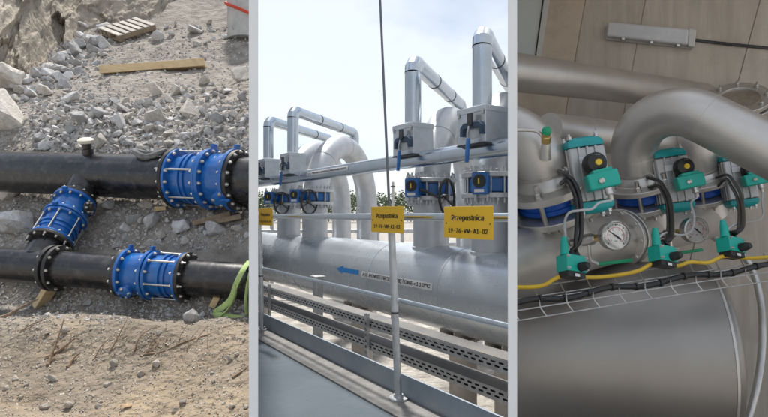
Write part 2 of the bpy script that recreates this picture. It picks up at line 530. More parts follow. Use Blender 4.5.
def put_rock(px, py, wpx, label, group, meshes=ROCKS, sink=0.25, rot=None, cat='rock'):
    if group and cat == 'rock': sink = random.uniform(0.1, 0.55)
    p = ground_at(px, py)
    s = wpx * p.y / F / 1.65
    if outside(p, -s * 0.8): return None
    me = random.choice(meshes)
    o = bpy.data.objects.new('rock' if cat == 'rock' else 'pebble', me)
    COL.objects.link(o)
    o.location = p + V((0, 0, s * (0.62 - sink)))
    o.rotation_euler = rot or (random.uniform(-0.9, 0.9), random.uniform(-0.9, 0.9), random.uniform(0, 6.28))
    o.scale = (s, s * random.uniform(0.85, 1.1), s * random.uniform(0.95, 1.45))
    tag(o, label, cat, group)
    KEEP.append((px, py))
    if group and cat == 'rock': LOOSE.append((wpx, o))
    return o
# the ones that can be told apart
put_rock(216, 234, 26, 'large angular blue-grey rock in front of the broken boards between the two pipes', None, ROCKS[:1])
put_rock(180, 232, 22, 'wedge-shaped blue-grey rock below the large blue coupling', None, ROCKS[1:2])
put_rock(152, 224, 26, 'broad pale grey rock lying between the two pipes', None, ROCKS[2:3])
put_rock(135, 222, 15, 'small upright grey rock left of the broad pale rock between the pipes', None, ROCKS[3:4])
put_rock(125, 231, 12, 'rounded grey rock nearest the diagonal branch valve', None, ROCKS[4:5])
put_rock(161, 238, 14, 'brownish rock just above the front blue coupling', None, PALES[:1])
put_rock(191, 321, 18, 'flat blue-grey slab on the trench floor under the front pipe', None, ROCKS[5:6])
put_rock(14, 120, 62, 'big pale boulder at the left edge above the rear pipe', None, PALES[1:2], sink=0.5)
put_rock(8, 88, 34, 'beige boulder at the left edge under the rock face', None, PALES[2:3])
put_rock(241, 80, 22, 'pale block on the terrace beside the right partition, above the rubble', None, PALES[3:4])
put_rock(236, 38, 26, 'blue-grey jagged rock in front of the concrete ring', None, ROCKS[6:7])
put_rock(195, 34, 24, 'bluish rock patch at the back of the terrace behind the timber', None, ROCKS[7:8], sink=0.4)
put_rock(158, 40, 14, 'grey stone beside the right corner of the pallet', None, ROCKS[8:9])
put_rock(84, 30, 18, 'tall pale grey boulder left of the pallet at the foot of the rock face', None, ROCKS[9:10], sink=0.1)
put_rock(100, 118, 22, 'rounded pale boulder in the middle of the stone heap', None, ROCKS[10:11])
put_rock(123, 112, 20, 'light grey boulder at the top of the stone heap behind the rear pipe', None, ROCKS[11:12])
put_rock(78, 126, 24, 'dark grey boulder at the left of the stone heap', None, ROCKS[12:13])
put_rock(155, 95, 26, 'long flat beige rock on the terrace in front of the timber', None, PALES[4:5], sink=0.4)
put_rock(176, 95, 18, 'beige rock on the terrace just right of the long flat one', None, PALES[5:6], sink=0.35)
put_rock(190, 116, 30, 'brown buried boulder in the bank right of the stone heap', None, PALES[6:7], sink=0.5)
put_rock(218, 121, 15, 'pale squarish rock in the bank above the large blue coupling', None, ROCKS[13:14])
put_rock(204, 84, 16, 'pale rock under the right end of the timber', None, PALES[7:8])
put_rock(72, 103, 22, 'slanted blue-grey slab left of the stone heap', None, ROCKS[14:15])
put_rock(10, 197, 24, 'white lump of stone below the rear pipe at the left edge', None, PALES[0:1])
put_rock(18, 230, 40, 'flat dark slab lying left of the diagonal branch', None, ROCKS[15:16], sink=0.45)
# rubble that nothing tells apart, zone by zone
def zone(n, fx, fy, sz, label, group, meshes=ROCKS, sink=0.25, cat='rock'):
    if meshes is ROCKS: meshes = ROCKS + PALES
    done = tries = 0
    while done < n and tries < n * 12:
        tries += 1
        x, y = fx(), fy()
        if callable(y): y = y(x)
        s = sz()
        if any((x - a) ** 2 + (y - b) ** 2 < (0.55 * s) ** 2 for a, b in KEEP): continue
        if put_rock(x, y, s, label, group, meshes, sink, cat=cat): done += 1
U = random.uniform
zone(120, lambda: U(36, 172), lambda: U(102, 150), lambda: U(6, 13) if random.random() < 0.6 else U(13, 25), 'broken grey stone in the heap behind the rear black pipe', 'stones of the heap behind the rear pipe')
zone(48, lambda: U(165, 248), lambda: U(108, 148), lambda: U(6, 12) if random.random() < 0.7 else U(12, 20), 'broken stone in the bank above the large blue coupling', 'stones in the bank above the large coupling')
zone(26, lambda: U(180, 248), lambda: U(84, 108), lambda: U(5, 11), 'grey stone scattered on the right of the terrace', 'stones on the right of the terrace')
def debris(n):
    for _ in range(n):
        q = random.random()
        x = lerp(22, 100, q) + U(-14, 14); y = lerp(96, 40, q) + U(-14, 14)
        if any((x - a) ** 2 + (y - b) ** 2 < 20 for a, b in KEEP): continue
        put_rock(x, y, U(7, 19), 'angular stone in the debris at the foot of the rock face', 'stones at the foot of the rock face', ROCKS + PALES[:3])
debris(110)
zone(20, lambda: U(150, 248), lambda: U(24, 46), lambda: U(4, 9), 'small grey stone at the back edge of the terrace', 'stones at the back of the terrace')
zone(52, lambda: U(108, 248), lambda: U(200, 250), lambda: U(4, 9) if random.random() < 0.7 else U(9, 17), 'grey stone on the ground between the two black pipes', 'stones between the two pipes')
zone(16, lambda: U(0, 60), lambda: U(196, 244), lambda: U(4, 9), 'grey stone on the ground left of the diagonal branch', 'stones left of the branch')
zone(42, lambda: U(20, 245), lambda: U(292, 318), lambda: U(4, 9), 'grey stone on the trench floor below the front pipe', 'stones on the trench floor')
zone(26, lambda: U(0, 248), lambda: U(330, 412), lambda: U(4, 9), 'rounded pebble on the dirt in the foreground', 'pebbles in the foreground dirt', PEBS, 0.35, 'pebble')
for px, py, w, lb in ((114, 366, 12, 'white rounded pebble on the foreground dirt below the twigs'), (53, 381, 12, 'grey oval pebble at the lower left of the foreground dirt'),
                      (69, 407, 11, 'dark grey pebble near the bottom edge of the dirt'), (45, 409, 11, 'pale flat pebble at the bottom left of the dirt'),
                      (183, 403, 9, 'brown pebble at the bottom right of the dirt'), (156, 366, 10, 'pale beige pebble under the long twig'), (65, 333, 12, 'pale block of stone on the lip of the trench')):
    put_rock(px, py, w, lb, None, PEBS, 0.3, cat='pebble')
# the smallest stones past the first few hundred become one mass
LOOSE.sort(key=lambda q: -q[0])
mb = MB()
for _, o in LOOSE[265:]:
    M = Matrix.LocRotScale(o.location, o.rotation_euler, o.scale); i = len(mb.v)
    mb.v += [M @ v.co for v in o.data.vertices]
    mb.f += [tuple(i + a for a in p.vertices) for p in o.data.polygons]
    bpy.data.objects.remove(o)
o = obj('small_stones', mb, 'rock', smooth=0, clip=False)
struct(o, 'stuff'); tag(o, 'small broken stones strewn over the slope and between the pipes', 'stones')
# fine gravel nobody could count
def gravel(n, fx, fy, smin, smax, name, m, label):
    mb = MB()
    tet = []
    for k in range(8):
        rnd = random.Random(900 + k)
        bm = bmesh.new()
        for _ in range(8): bm.verts.new(V((rnd.uniform(-1, 1), rnd.uniform(-1, 1), rnd.uniform(-0.7, 0.7))))
        bmesh.ops.convex_hull(bm, input=bm.verts[:])
        bmesh.ops.delete(bm, geom=[v for v in bm.verts if not v.link_faces], context='VERTS')
        bm.verts.index_update()
        tet.append(([v.co.copy() for v in bm.verts], [tuple(v.index for v in f.verts) for f in bm.faces]))
        bm.free()
    for _ in range(n):
        px, py = fx(), fy()
        p = ground_at(px, py)
        if outside(p, -0.03): continue
        s = U(smin, smax) ** 1.0 * p.y / F * 0.5
        vs, fs = random.choice(tet)
        q = Quaternion((U(-1, 1), U(-1, 1), U(-1, 1), U(-1, 1))).normalized()
        i = len(mb.v)
        mb.v += [p + q @ (v * s) for v in vs]
        mb.f += [tuple(i + a for a in f) for f in fs]
    o = obj(name, mb, m, smooth=0, clip=False)
    struct(o, 'stuff'); tag(o, label, 'gravel')
gravel(2600, lambda: U(0, 250), lambda: U(100, 160), 1.5, 5, 'gravel', 'gravel', 'loose broken gravel on the bank behind the rear pipe')
gravel(900, lambda: U(30, 250), lambda: U(102, 152), 4, 8.5, 'gravel', 'gravel', 'coarse broken stone filling the heap behind the rear pipe')
gravel(500, lambda: U(20, 110), lambda: U(36, 104), 3, 7.5, 'gravel', 'gravel', 'coarse debris at the foot of the rock face')
gravel(1500, lambda: U(60, 250), lambda: U(28, 100), 1.2, 4, 'gravel', 'gravel', 'sparse gravel over the dirt terrace with the timber')
gravel(2200, lambda: U(0, 250), lambda: U(195, 250), 1.3, 4.5, 'gravel', 'gravel', 'dark gravel on the ground between the two pipes')
gravel(1800, lambda: U(0, 250), lambda: U(284, 322), 1.3, 4.5, 'gravel', 'gravel', 'grey gravel on the floor of the trench under the front pipe')
gravel(3600, lambda: U(0, 250), lambda: U(314, 417), 0.8, 3.4, 'gravel', 'pebble', 'fine pale grit strewn over the foreground dirt')

# ---- pipes
BOLT = bolt_mesh('bolt', 'zinc', 0.030, 0.5, 0.3)
BOLT_S = bolt_mesh('bolt', 'zinc', 0.023, 0.5, 0.3)
def line_pt(a, b, px):
    """the point of the 3D line a-b that projects to column px"""
    k = (px - CX) / F
    t = (k * a.y - a.x) / ((b.x - a.x) - k * (b.y - a.y))
    return a + (b - a) * t
RA, RB = P(0, 171.5, 5.33), P(160, 177.5, 4.85)
rax = (RB - RA).normalized()
RR = 0.21
start = line_pt(RA, RB, -70); end = line_pt(RA, RB, 262)
t_rear = thing('black_pipe', 'thick black pipe lying across the excavation behind the diagonal branch', 'pipe', V((RA.x, RA.y, RA.z - RR)))
b = MB(); L_ = (end - start).length
b.lathe(start, rax, [(0, RR)] + [(L_ * k / 24, RR * (1 + 0.004 * math.sin(k * 1.7))) for k in range(1, 24)] + [(L_, RR)], 40)
obj('barrel', b, 'black_pipe', t_rear)
# capped stub on top
s0 = line_pt(RA, RB, 92); upv = V((0.02, -0.35, 0.94)).normalized()
b = MB().lathe(s0, upv, [(RR * 0.8, 0.05), (RR + 0.05, 0.05), (RR + 0.055, 0.04), (RR + 0.10, 0.04)], 20)
stub = obj('stub', b, 'black_pipe', t_rear)
b = MB().lathe(s0 + upv * (RR + 0.10), upv, [(0, 0.05), (0.01, 0.072), (0.035, 0.072), (0.05, 0.045)], 24)
obj('cap', b, 'cap_beige', stub, label='beige mushroom cap on the stub of the pipe')

FA, FB = P(0, 264, 4.30), P(240, 281, 4.05)
fax = (FB - FA).normalized(); FR = 0.142
fs, fe = line_pt(FA, FB, -70), line_pt(FA, FB, 262)
t_front = thing('black_pipe', 'thinner black pipe lying across the trench in front, with flange and blue coupling', 'pipe', V((FA.x, FA.y, FA.z - FR)))
L_ = (fe - fs).length
obj('barrel', MB().lathe(fs, fax, [(0, FR)] + [(L_ * k / 24, FR * (1 + 0.004 * math.sin(k * 2.1))) for k in range(1, 24)] + [(L_, FR)], 36), 'black_pipe', t_front)
fl = line_pt(FA, FB, 56)
ff = obj('flange', MB().lathe(fl - fax * 0.04, fax, [(0, FR), (0, FR + 0.045), (0.03, FR + 0.045), (0.035, FR + 0.01), (0.05, FR + 0.01), (0.055, FR + 0.045), (0.085, FR + 0.045), (0.085, FR)], 36), 'black_flange', t_front, bevel=0.003)
bolt_ring(ff, BOLT_S, fl + fax * 0.045, fax, FR + 0.027, 10)
bolt_ring(ff, BOLT_S, fl - fax * 0.04, -fax, FR + 0.027, 10)

def coupling(name, label, o, a, L, r, nb=12, stub_dir=None, gear_dir=None, valve_first=True, boltm=BOLT):
    """valve section and dismantling joint between black flanges, along axis a from o"""
    th = thing(name, label, 'pipe coupling', o - V((0, 0, r * 1.3)), 'blue flanged couplings on the black pipes')
    a = a.normalized()
    if not valve_first: o = o + a * L; a = -a
    R1 = r * 1.30
    w = 0.085 * L
    def ringf(nm, t0, t1, ri, ro, m='blue_enamel'):
        return obj(nm, MB().lathe(o + a * (t0 * L), a, [(0, ri), (0, ro), ((t1 - t0) * L, ro), ((t1 - t0) * L, ri)], 40), m, th, bevel=0.004)
    def boltr(par, t, sgn, n=nb, rr=R1 * 0.925): bolt_ring(par, boltm, o + a * (t * L), a * sgn, rr, n, 0.5)
    bf = ringf('black_flange', -0.075, -0.012, r * 0.98, R1, 'black_flange'); boltr(bf, -0.075, -1)
    fa = ringf('flange', -0.01, 0.045, r, R1 * 1.03); boltr(fa, 0.045, 1)
    body = obj('valve_body', MB().lathe(o + a * (0.03 * L), a, [(0, r * 1.02), (0.03 * L, r * 1.10), (0.30 * L, r * 1.12), (0.36 * L, r * 1.05)], 40), 'blue_enamel', th)
    fb = ringf('flange', 0.38, 0.435, r, R1 * 1.03); boltr(fb, 0.38, -1)
    fc = ringf('flange', 0.447, 0.495, r, R1 * 0.99); boltr(fc, 0.495, 1)
    sl = obj('sleeve', MB().lathe(o + a * (0.49 * L), a, [(0, r * 1.06), (0.17 * L, r * 1.06), (0.175 * L, r * 1.14), (0.215 * L, r * 1.14), (0.22 * L, r * 1.03), (0.26 * L, r * 1.03), (0.265 * L, r * 1.10), (0.30 * L, r * 1.10), (0.305 * L, r * 1.01), (0.47 * L, r * 1.01)], 40), 'blue_enamel', th)
    fd = ringf('flange', 0.945, 0.99, r, R1 * 1.0); boltr(fd, 0.945, -1)
    be = ringf('black_flange', 0.992, 1.05, r * 0.98, R1 * 1.02, 'black_flange'); boltr(be, 1.05, 1)
    e1, e2 = perp(a)
    for k in range(6):
        q = 2 * PI * (k + 0.25) / 6
        c = e1 * (R1 * 0.925 * math.cos(q)) + e2 * (R1 * 0.925 * math.sin(q))
        obj('tie_rod', MB().tube([o + a * (0.44 * L) + c, o + a * (1.12 * L) + c], boltm is BOLT and 0.0085 or 0.007, 8), 'zinc', th)
    if gear_dir is not None:
        gd = gear_dir.normalized()
        c = o + a * (0.20 * L) + gd * (r * 1.05)
        gb = obj('gearbox', MB().lathe(c, gd, [(0, r * 0.30), (r * 0.18, r * 0.30), (r * 0.22, r * 0.36), (r * 0.34, r * 0.36), (r * 0.40, r * 0.24)], 20), 'blue_enamel', th, bevel=0.003)
        bolt_ring(gb, boltm, c + gd * (r * 0.33), gd, r * 0.28, 4)
        obj('handle', MB().tube([c + gd * (r * 0.36) - a * (r * 0.42), c + gd * (r * 0.36) + a * (r * 0.42)], r * 0.06, 8), 'blue_enamel', gb)
    if stub_dir is not None:
        sd = stub_dir.normalized(); c = o + a * (0.2 * L) + sd * (r * 1.0)
        ab = obj('actuator_mount', MB().lathe(c, sd, [(0, r * 0.25), (r * 0.25, r * 0.25), (r * 0.26, r * 0.42), (r * 0.36, r * 0.42), (r * 0.37, r * 0.2), (r * 0.6, r * 0.2)], 20), 'black_flange', th)
        bolt_ring(ab, boltm, c + sd * (r * 0.36), sd, r * 0.33, 6)
    # lifting lug
    lu = V((0, 0, 1)); lu = (lu - a * lu.dot(a)).normalized()
    for t in (0.02, 0.41):
        obj('lifting_lug', MB().box(o + a * (t * L) + lu * (R1 * 1.08), lu * (R1 * 0.09), a.cross(lu) * (R1 * 0.13), a * (0.022 * L)), 'blue_enamel', th, bevel=0.004)
    return th
to_cam = lambda p: (V((0, 0, ZC)) - p).normalized()
c0, c1 = line_pt(RA, RB, 179), line_pt(RA, RB, 237)
coupling('pipe_coupling', 'largest bright blue bolted coupling, on the rear pipe beside the white partition', c0, rax, (c1 - c0).length, RR, 16, None, V((0.1, -0.75, -0.62)), False)
c0, c1 = line_pt(FA, FB, 128), line_pt(FA, FB, 186)
coupling('pipe_coupling', 'bright blue bolted coupling with black handle mount on the front pipe', c0, fax, (c1 - c0).length, FR * 1.06, 12, V((0.05, 0.75, 0.62)), V((-0.2, -0.75, -0.6)), True, BOLT_S)
# branch
BA = line_pt(RA, RB, 92) ; BB = line_pt(FA, FB, 36)
bax = (BB - BA).normalized(); BR = 0.128
t_br = thing('black_pipe', 'short black branch pipe joining the rear and the front pipe diagonally', 'pipe', V((BB.x, BB.y, BB.z - BR)))
obj('barrel', MB().lathe(BA, bax, [(0, BR), ((BB - BA).length, BR)], 32), 'black_pipe', t_br)
b = MB().lathe(BB, -bax, [(FR * 0.3, BR * 1.10), (FR * 1.2, BR * 1.06), (FR * 1.5, BR * 1.02)], 32)
obj('saddle', b, 'black_pipe', t_br)
b = MB().lathe(BA, bax, [(RR * 0.5, BR * 1.2), (RR * 1.1, BR * 1.08), (RR * 1.3, BR * 1.02)], 32)
obj('saddle', b, 'black_pipe', t_br)
q0 = BA + bax * (0.34 * (BB - BA).length); Lb = 0.43 * (BB - BA).length
coupling('pipe_coupling', 'bright blue bolted coupling on the diagonal branch between the two pipes', q0, bax, Lb, BR * 1.08, 12, V((0.85, -0.1, 0.1)), None, True, BOLT_S)

# coil of grey rope on the rear pipe
b = MB()
c = line_pt(RA, RB, 154) + V((0, -0.09, RR * 1.03))
pts = []
for k in range(90):
    a_ = k / 90 * 2 * PI * 4
    rr = 0.10 + 0.012 * math.sin(k * 0.9)
    pts.append(c + V((math.cos(a_) * rr * 1.35, math.sin(a_) * 0.07, 0.012 * math.sin(a_ * 0.5 + k * 0.2) + 0.018 - 0.06 * math.sin(a_) ** 2 * (1 if math.sin(a_) < 0 else 0.3))))
b.tube(pts, 0.017, 7)
tag(obj('rope_coil', b, 'rope'), 'grey coil of rope lying on top of the rear pipe beside the large coupling', 'rope')

# ---- timber
UP_ = V((0, 0, 1))
def board(c, ax, ln, w, h, m, name, label, cat, up=V((0, 0, 1)), parent=None):
    ax = ax.normalized(); side = ax.cross(up).normalized(); u = side.cross(ax).normalized()
    b = MB().box(c, ax * (ln / 2), side * (w / 2), u * (h / 2))
    o = obj(name, b, m, parent, bevel=0.004)
    if parent is None: tag(o, label, cat)
    return o
a, c = ground_at(101, 76), ground_at(205, 69)
a = gz(a, 0.085); c = gz(c, 0.10)
board((a + c) / 2, c - a, (c - a).length, 0.20, 0.13, 'timber', 'timber_beam', 'fresh yellow timber beam lying on the dirt terrace below the pallet', 'beam')
# pallet
pA, pD, pB = ground_at(102, 36), ground_at(124, 44), ground_at(137, 27)
ex = (pD - pA).normalized(); ey = (pB - pA); ey = (ey - ex * ey.dot(ex)).normalized(); ez = ex.cross(ey)
if ez.z < 0: ez = -ez
ez = (ez + V((0, -0.05, 0))).normalized(); ex = (ex - ez * ex.dot(ez)).normalized(); ey = ez.cross(ex)
pc = gz(ground_at(128, 37))
tp = thing('pallet', 'weathered grey wooden pallet lying at the foot of the rock face', 'pallet', pc)
pc = pc + UP_ * 0.17
for k in range(6):
    obj('slat', MB().box(pc + ey * (-0.40 + k * 0.16) + ez * 0.06, ex * 0.34, ey * 0.052, ez * 0.011), 'grey_timber', tp, bevel=0.003)
for k in (-1, 0, 1):
    obj('stringer', MB().box(pc + ex * (0.29 * k), ex * 0.04, ey * 0.455, ez * 0.047), 'old_timber', tp, bevel=0.003)
for k in (-1, 0, 1):
    obj('bottom_board', MB().box(pc + ey * (0.40 * k) - ez * 0.06, ex * 0.34, ey * 0.05, ez * 0.011), 'old_timber', tp)
for (x0, y0, x1, y1, m, lb) in ((194, 229, 231, 219, 'old_timber', 'brown broken board lying between the pipes below the large coupling'), (212, 228, 242, 222, 'old_timber', 'dark split board lying behind the large angular rock')):
    a, c = gz(ground_at(x0, y0), 0.05), gz(ground_at(x1, y1), 0.05)
    board((a + c) / 2, c - a, (c - a).length, 0.09, 0.045, m, 'broken_board', lb, 'board')
for (x0, y0, x1, y1, lb) in ((40, 305, 53, 288, 'yellow wooden wedge under the front pipe beside its flange'), (213, 306, 218, 292, 'yellow wooden wedge under the front pipe near the green strap')):
    a = gz(ground_at(x0, y0), 0.0); c = line_pt(FA, FB, x1) - V((0, 0, FR * 0.9))
    board((a + c) / 2, c - a, (c - a).length * 1.1, 0.10, 0.05, 'timber', 'wooden_wedge', lb, 'wedge')
a = gz(ground_at(160, 212), 0.03)
board(a, V((1, 0.5, 0.1)), 0.10, 0.05, 0.04, 'timber', 'wood_offcut', 'small pale wood offcut below the large blue coupling', 'wood')

# ---- twigs and roots in front
TW = [([(0, 318), (14, 311), (26, 304), (38, 299)], 0.020, 'thick brown branch reaching in from the left edge above the dirt'),
      ([(48, 365), (52, 352), (58, 338), (65, 320)], 0.018, 'upright reddish root stub at the left of the dirt'),
      ([(46, 358), (60, 350), (75, 338)], 0.022, 'broad split root leaning right beside the upright stub'),
      ([(52, 362), (56, 376), (60, 362), (48, 345)], 0.008, 'thin looped pale root in front of the split root'),
      ([(110, 353), (116, 338), (124, 326), (129, 316)], 0.008, 'thin dark twig standing left of centre on the trench lip'),
      ([(95, 360), (103, 345), (112, 333)], 0.007, 'thin dark twig leaning right at the foot of the taller twigs'),
      ([(133, 353), (138, 340), (148, 330), (160, 326)], 0.009, 'curved dark twig bending right over the trench lip'),
      ([(140, 356), (165, 352), (190, 345), (208, 337), (222, 328), (238, 322)], 0.010, 'long thin twig arching to the right across the foreground'),
      ([(146, 353), (152, 340), (153, 334)], 0.007, 'short reddish twig under the curved one'),
      ([(150, 352), (158, 342), (155, 333)], 0.006, 'short forked twig between the curved and the long twig'),
      ([(232, 378), (240, 376), (248, 373)], 0.010, 'brown twig lying at the right edge of the dirt'),
      ([(20, 332), (34, 325), (46, 318), (50, 311)], 0.007, 'dark thin twig on the lip of the trench at left'),
      ([(68, 368), (72, 360), (80, 353)], 0.018, 'pale broken root tip sticking out of the dirt')]
rt = random.Random(77)
for k in range(16):      # fine dry brush on the lip of the trench
    x = rt.choice((rt.uniform(84, 128), rt.uniform(128, 172), rt.uniform(36, 66), rt.uniform(180, 240))); y = rt.uniform(338, 358)
    dx = rt.uniform(-14, 18); h = rt.uniform(8, 26)
    TW.append(([(x, y), (x + dx * 0.3, y - h * 0.45), (x + dx, y - h)], rt.uniform(0.003, 0.0055), 'fine dry brush stalk sticking out of the trench lip'))
for pts, r, lb in TW:
    base = ground_at(*pts[0])
    pp = []
    for k, (x, y) in enumerate(pts):
        d = base.y + 0.05 * k
        p = P(x, y, d)
        p.z = max(p.z, height(p.x, p.y) + r * 0.3)
        pp.append(p)
    pp = smooth_path(pp, 5); n = len(pp)
    pp = [p + V((noise.noise(p * 9), 0, noise.noise(p * 9 + V((5, 5, 5))))) * 0.012 for p in pp]
    tag(obj('twig', MB().tube(pp, [0.68 * r * lerp(1.0, 0.3, k / n) * (1 + 0.25 * noise.noise(pp[k] * 40)) for k in range(n)], 7), 'twig'), lb, 'twig', 'twigs and roots in the foreground dirt')
for px, py, lb in ((126, 408, 'curled tan dry leaf at the bottom of the dirt'),):
    p = gz(ground_at(px, py), 0.004); b = MB(); n = 8
    for k in range(n + 1):
        s_ = (k / n - 0.5) * 0.065; w_ = 0.016 * math.sin(PI * (k + 0.3) / (n + 0.6))
        for j in (-1, 0, 1): b.v.append(p + V((s_, j * w_, 0.008 * abs(j) + j * w_ * 0.3 + 0.1 * s_ * s_ * 8)))
    for k in range(n):
        for j in range(2): b.f.append((k * 3 + j, k * 3 + j + 1, k * 3 + j + 4, k * 3 + j + 3))
    o = tag(obj('dry_leaf', b, 'leaf_dry'), lb, 'leaf')
    s_ = o.modifiers.new('thick', 'SOLIDIFY'); s_.thickness = 0.002

# green lifting strap hanging over the front pipe
def ribbon(b, pts, w, t): b.tube(smooth_path(pts, 6), w, 8, flat=t)
ts = thing('lifting_strap', 'limp green lifting strap hanging over the front pipe at the white partition', 'strap', ground_at(226, 330))
b = MB(); ribbon(b, [line_pt(FA, FB, 250) + V((0, -0.02, FR + 0.02)), P(243, 270, 3.86), P(236, 284, 3.84), P(231, 298, 3.86), P(224, 306, 3.88), P(215, 313, 3.9), P(226, 316, 3.86), P(240, 318, 3.86), P(252, 319, 3.88)], 0.022, 0.3)
obj('webbing', b, 'strap', ts)
b = MB(); ribbon(b, [P(250, 273, 3.84), P(247, 290, 3.82), P(246, 304, 3.84), P(247, 313, 3.87)], 0.032, 0.28); obj('webbing', b, 'strap', ts)
b = MB(); ribbon(b, [P(236, 284, 3.85), P(235, 296, 3.85), P(228, 309, 3.87), P(219, 318, 3.86), P(221, 326, 3.8), P(230, 331, 3.77), P(240, 331, 3.77), P(252, 328, 3.8)], 0.026, 0.3); obj('webbing', b, 'strap', ts)

# concrete ring with red strap at the back right
c = ground_at(247, 34); c.y = max(10.8, min(c.y, 11.6)); cx = P(247, 30, c.y); c = V((cx.x, c.y, height(cx.x, c.y)))
tr = thing('concrete_ring', 'light grey concrete ring standing at the back right of the excavation', 'concrete ring', c)
obj('shell', MB().lathe(c - V((0, 0, 0.15)), V((0, 0, 1)), [(0, 0.40), (1.6, 0.40), (1.6, 0.33), (0.1, 0.33)], 36), 'concrete', tr)
e1, e2 = V((1, 0, 0)), V((0, 1, 0))
pts = [c + V((math.cos(a_) * 0.415, math.sin(a_) * 0.415, 0.44 - 0.20 * math.cos(a_ + 0.5))) for a_ in [2 * PI * k / 40 for k in range(40)]]
obj('strap_band', MB().tube(pts, 0.065, 8, closed=True, flat=0.35), 'red_strap', tr)
# plastic bottle
p = gz(ground_at(28, 92), 0.03)
tag(obj('plastic_bottle', MB().lathe(p, V((1, -0.2, -0.1)), [(-0.12, 0.005), (-0.12, 0.035), (0.06, 0.036), (0.10, 0.016), (0.13, 0.015), (0.13, 0.004)], 14), 'bottle'), 'crumpled pale blue plastic bottle beside the big pale boulder', 'bottle')
# ================================================================== MIDDLE BAY: steel pipe gallery under the open sky
PLANES[:] = MID
mat('cladding', (0.49, 0.54, 0.595), (0.56, 0.605, 0.65), 0.27, metal=0.6, scale=2.2, rvar=0.05)
mat('riser_paint', (0.44, 0.465, 0.495), (0.56, 0.58, 0.605), 0.40, metal=0.45, scale=2.5, rvar=0.1, dirt=(0.42, 0.39, 0.35), dirt_amt=0.4, dscale=3)
mat('bright_steel', (0.47, 0.54, 0.61), (0.57, 0.625, 0.68), 0.22, metal=1.0, scale=3, rvar=0.07, bump=0.02, bscale=5)
mat('sheet_metal', (0.50, 0.545, 0.59), (0.60, 0.635, 0.67), 0.33, metal=0.7, scale=5, rvar=0.1, dirt=(0.4, 0.38, 0.35), dirt_amt=0.35, dscale=6)
mat('galvanised', (0.42, 0.44, 0.46), (0.58, 0.60, 0.62), 0.42, metal=0.8, scale=14, rvar=0.12, dirt=(0.3, 0.28, 0.25), dirt_amt=0.3, dscale=6)
mat('deck_paint', (0.082, 0.104, 0.126), (0.118, 0.142, 0.166), 0.8, scale=1.8, detail=10, rvar=0.12, dirt=(0.07, 0.095, 0.12), dirt_amt=0.5, dscale=7, bump=0.15, bscale=60, spec=0.2)
mat('kerb_concrete', (0.17, 0.17, 0.17), (0.27, 0.265, 0.26), 0.9, scale=8, bump=0.4, dirt=(0.1, 0.1, 0.1), dirt_amt=0.5, dscale=9)
mat('toe_paint', (0.20, 0.25, 0.31), (0.29, 0.34, 0.39), 0.5, metal=0.3, scale=3, dirt=(0.34, 0.34, 0.33), dirt_amt=0.5, dscale=4)
mat('tray_cover', (0.14, 0.14, 0.14), (0.21, 0.208, 0.205), 0.5, metal=0.5, scale=3, dirt=(0.22, 0.19, 0.16), dirt_amt=0.5, dscale=3)
mat('column', (0.46, 0.41, 0.36), (0.56, 0.51, 0.46), 0.75, scale=4, dirt=(0.32, 0.27, 0.22), dirt_amt=0.5, dscale=3)
mat('valve_blue', (0.015, 0.115, 0.36), (0.02, 0.15, 0.44), 0.35, scale=8, dirt=(0.2, 0.22, 0.25), dirt_amt=0.3, dscale=9)
mat('black_rubber', (0.012, 0.012, 0.012), (0.025, 0.025, 0.025), 0.5, scale=12)
mat('sign_yellow', (0.72, 0.43, 0.012), (0.76, 0.46, 0.02), 0.5, scale=3, dirt=(0.6, 0.38, 0.05), dirt_amt=0.4, dscale=6)
mat('ink', (0.015, 0.014, 0.013), None, 0.6)
mat('arrow_blue', (0.01, 0.20, 0.58), (0.015, 0.23, 0.62), 0.5)
mat('label_white', (0.62, 0.63, 0.645), (0.68, 0.69, 0.70), 0.5)
mat('yellow_dot', (0.75, 0.5, 0.03), None, 0.5)
mat('dark_metal', (0.05, 0.05, 0.055), (0.10, 0.10, 0.11), 0.45, metal=0.6)
mat('lever_blue', (0.03, 0.055, 0.10), (0.05, 0.085, 0.14), 0.4, metal=0.3)
mat('mast_grey', (0.12, 0.14, 0.17), (0.18, 0.20, 0.23), 0.45, metal=0.4)
mat('foliage', (0.06, 0.085, 0.045), (0.11, 0.14, 0.08), 0.9, scale=0.6, spec=0.1)

VX = 37.0
ud = V(((VX - CX) / F, 1, 0)).normalized()        # along the vessel, away from the camera
vd = V((ud.y, -ud.x, 0))                          # across it, to the right and away
d2 = V(((580 - CX) / F, 1, 0)).normalized()       # the branches run back this way
UP = V((0, 0, 1))
KR = F * ZC / 183 * 361
KT = F / 95 * 471
KH = 0.9 * KT
KY = 1.35 * KR
def mp(px, k, z):
    d = k / (px - VX)
    return V(((px - CX) / F * d, d, z))
def span(k, z, pa=236, pb=540): return mp(pa, k, z), mp(pb, k, z)

# deck, kerb, toe board
def slab(k0, k1, z0, z1, pa=225, pb=1200):
    b = MB()
    a0, a1, b0, b1 = mp(pa, k0, 0), mp(pb, k0, 0), mp(pa, k1, 0), mp(pb, k1, 0)
    poly = [V((p.x, p.y, z0)) for p in (a0, a1, b1, b0)]
    return b.prism(poly, V((0, 0, z1 - z0)))
struct(obj('walkway', slab(KR * 0.06, KR * 0.897, -0.12, 0), 'deck_paint'))
kb = obj('kerb', slab(KR * 0.899, KR * 1.02, -0.12, 0.012), 'kerb_concrete', bevel=0.004); struct(kb)
obj_t = obj('toe_board', slab(KR * 1.012, KR * 1.019, 0.0125, 0.145), 'toe_paint', bevel=0.002)
tag(obj_t, 'grey blue steel toe board along the foot of the handrail', 'toe board')

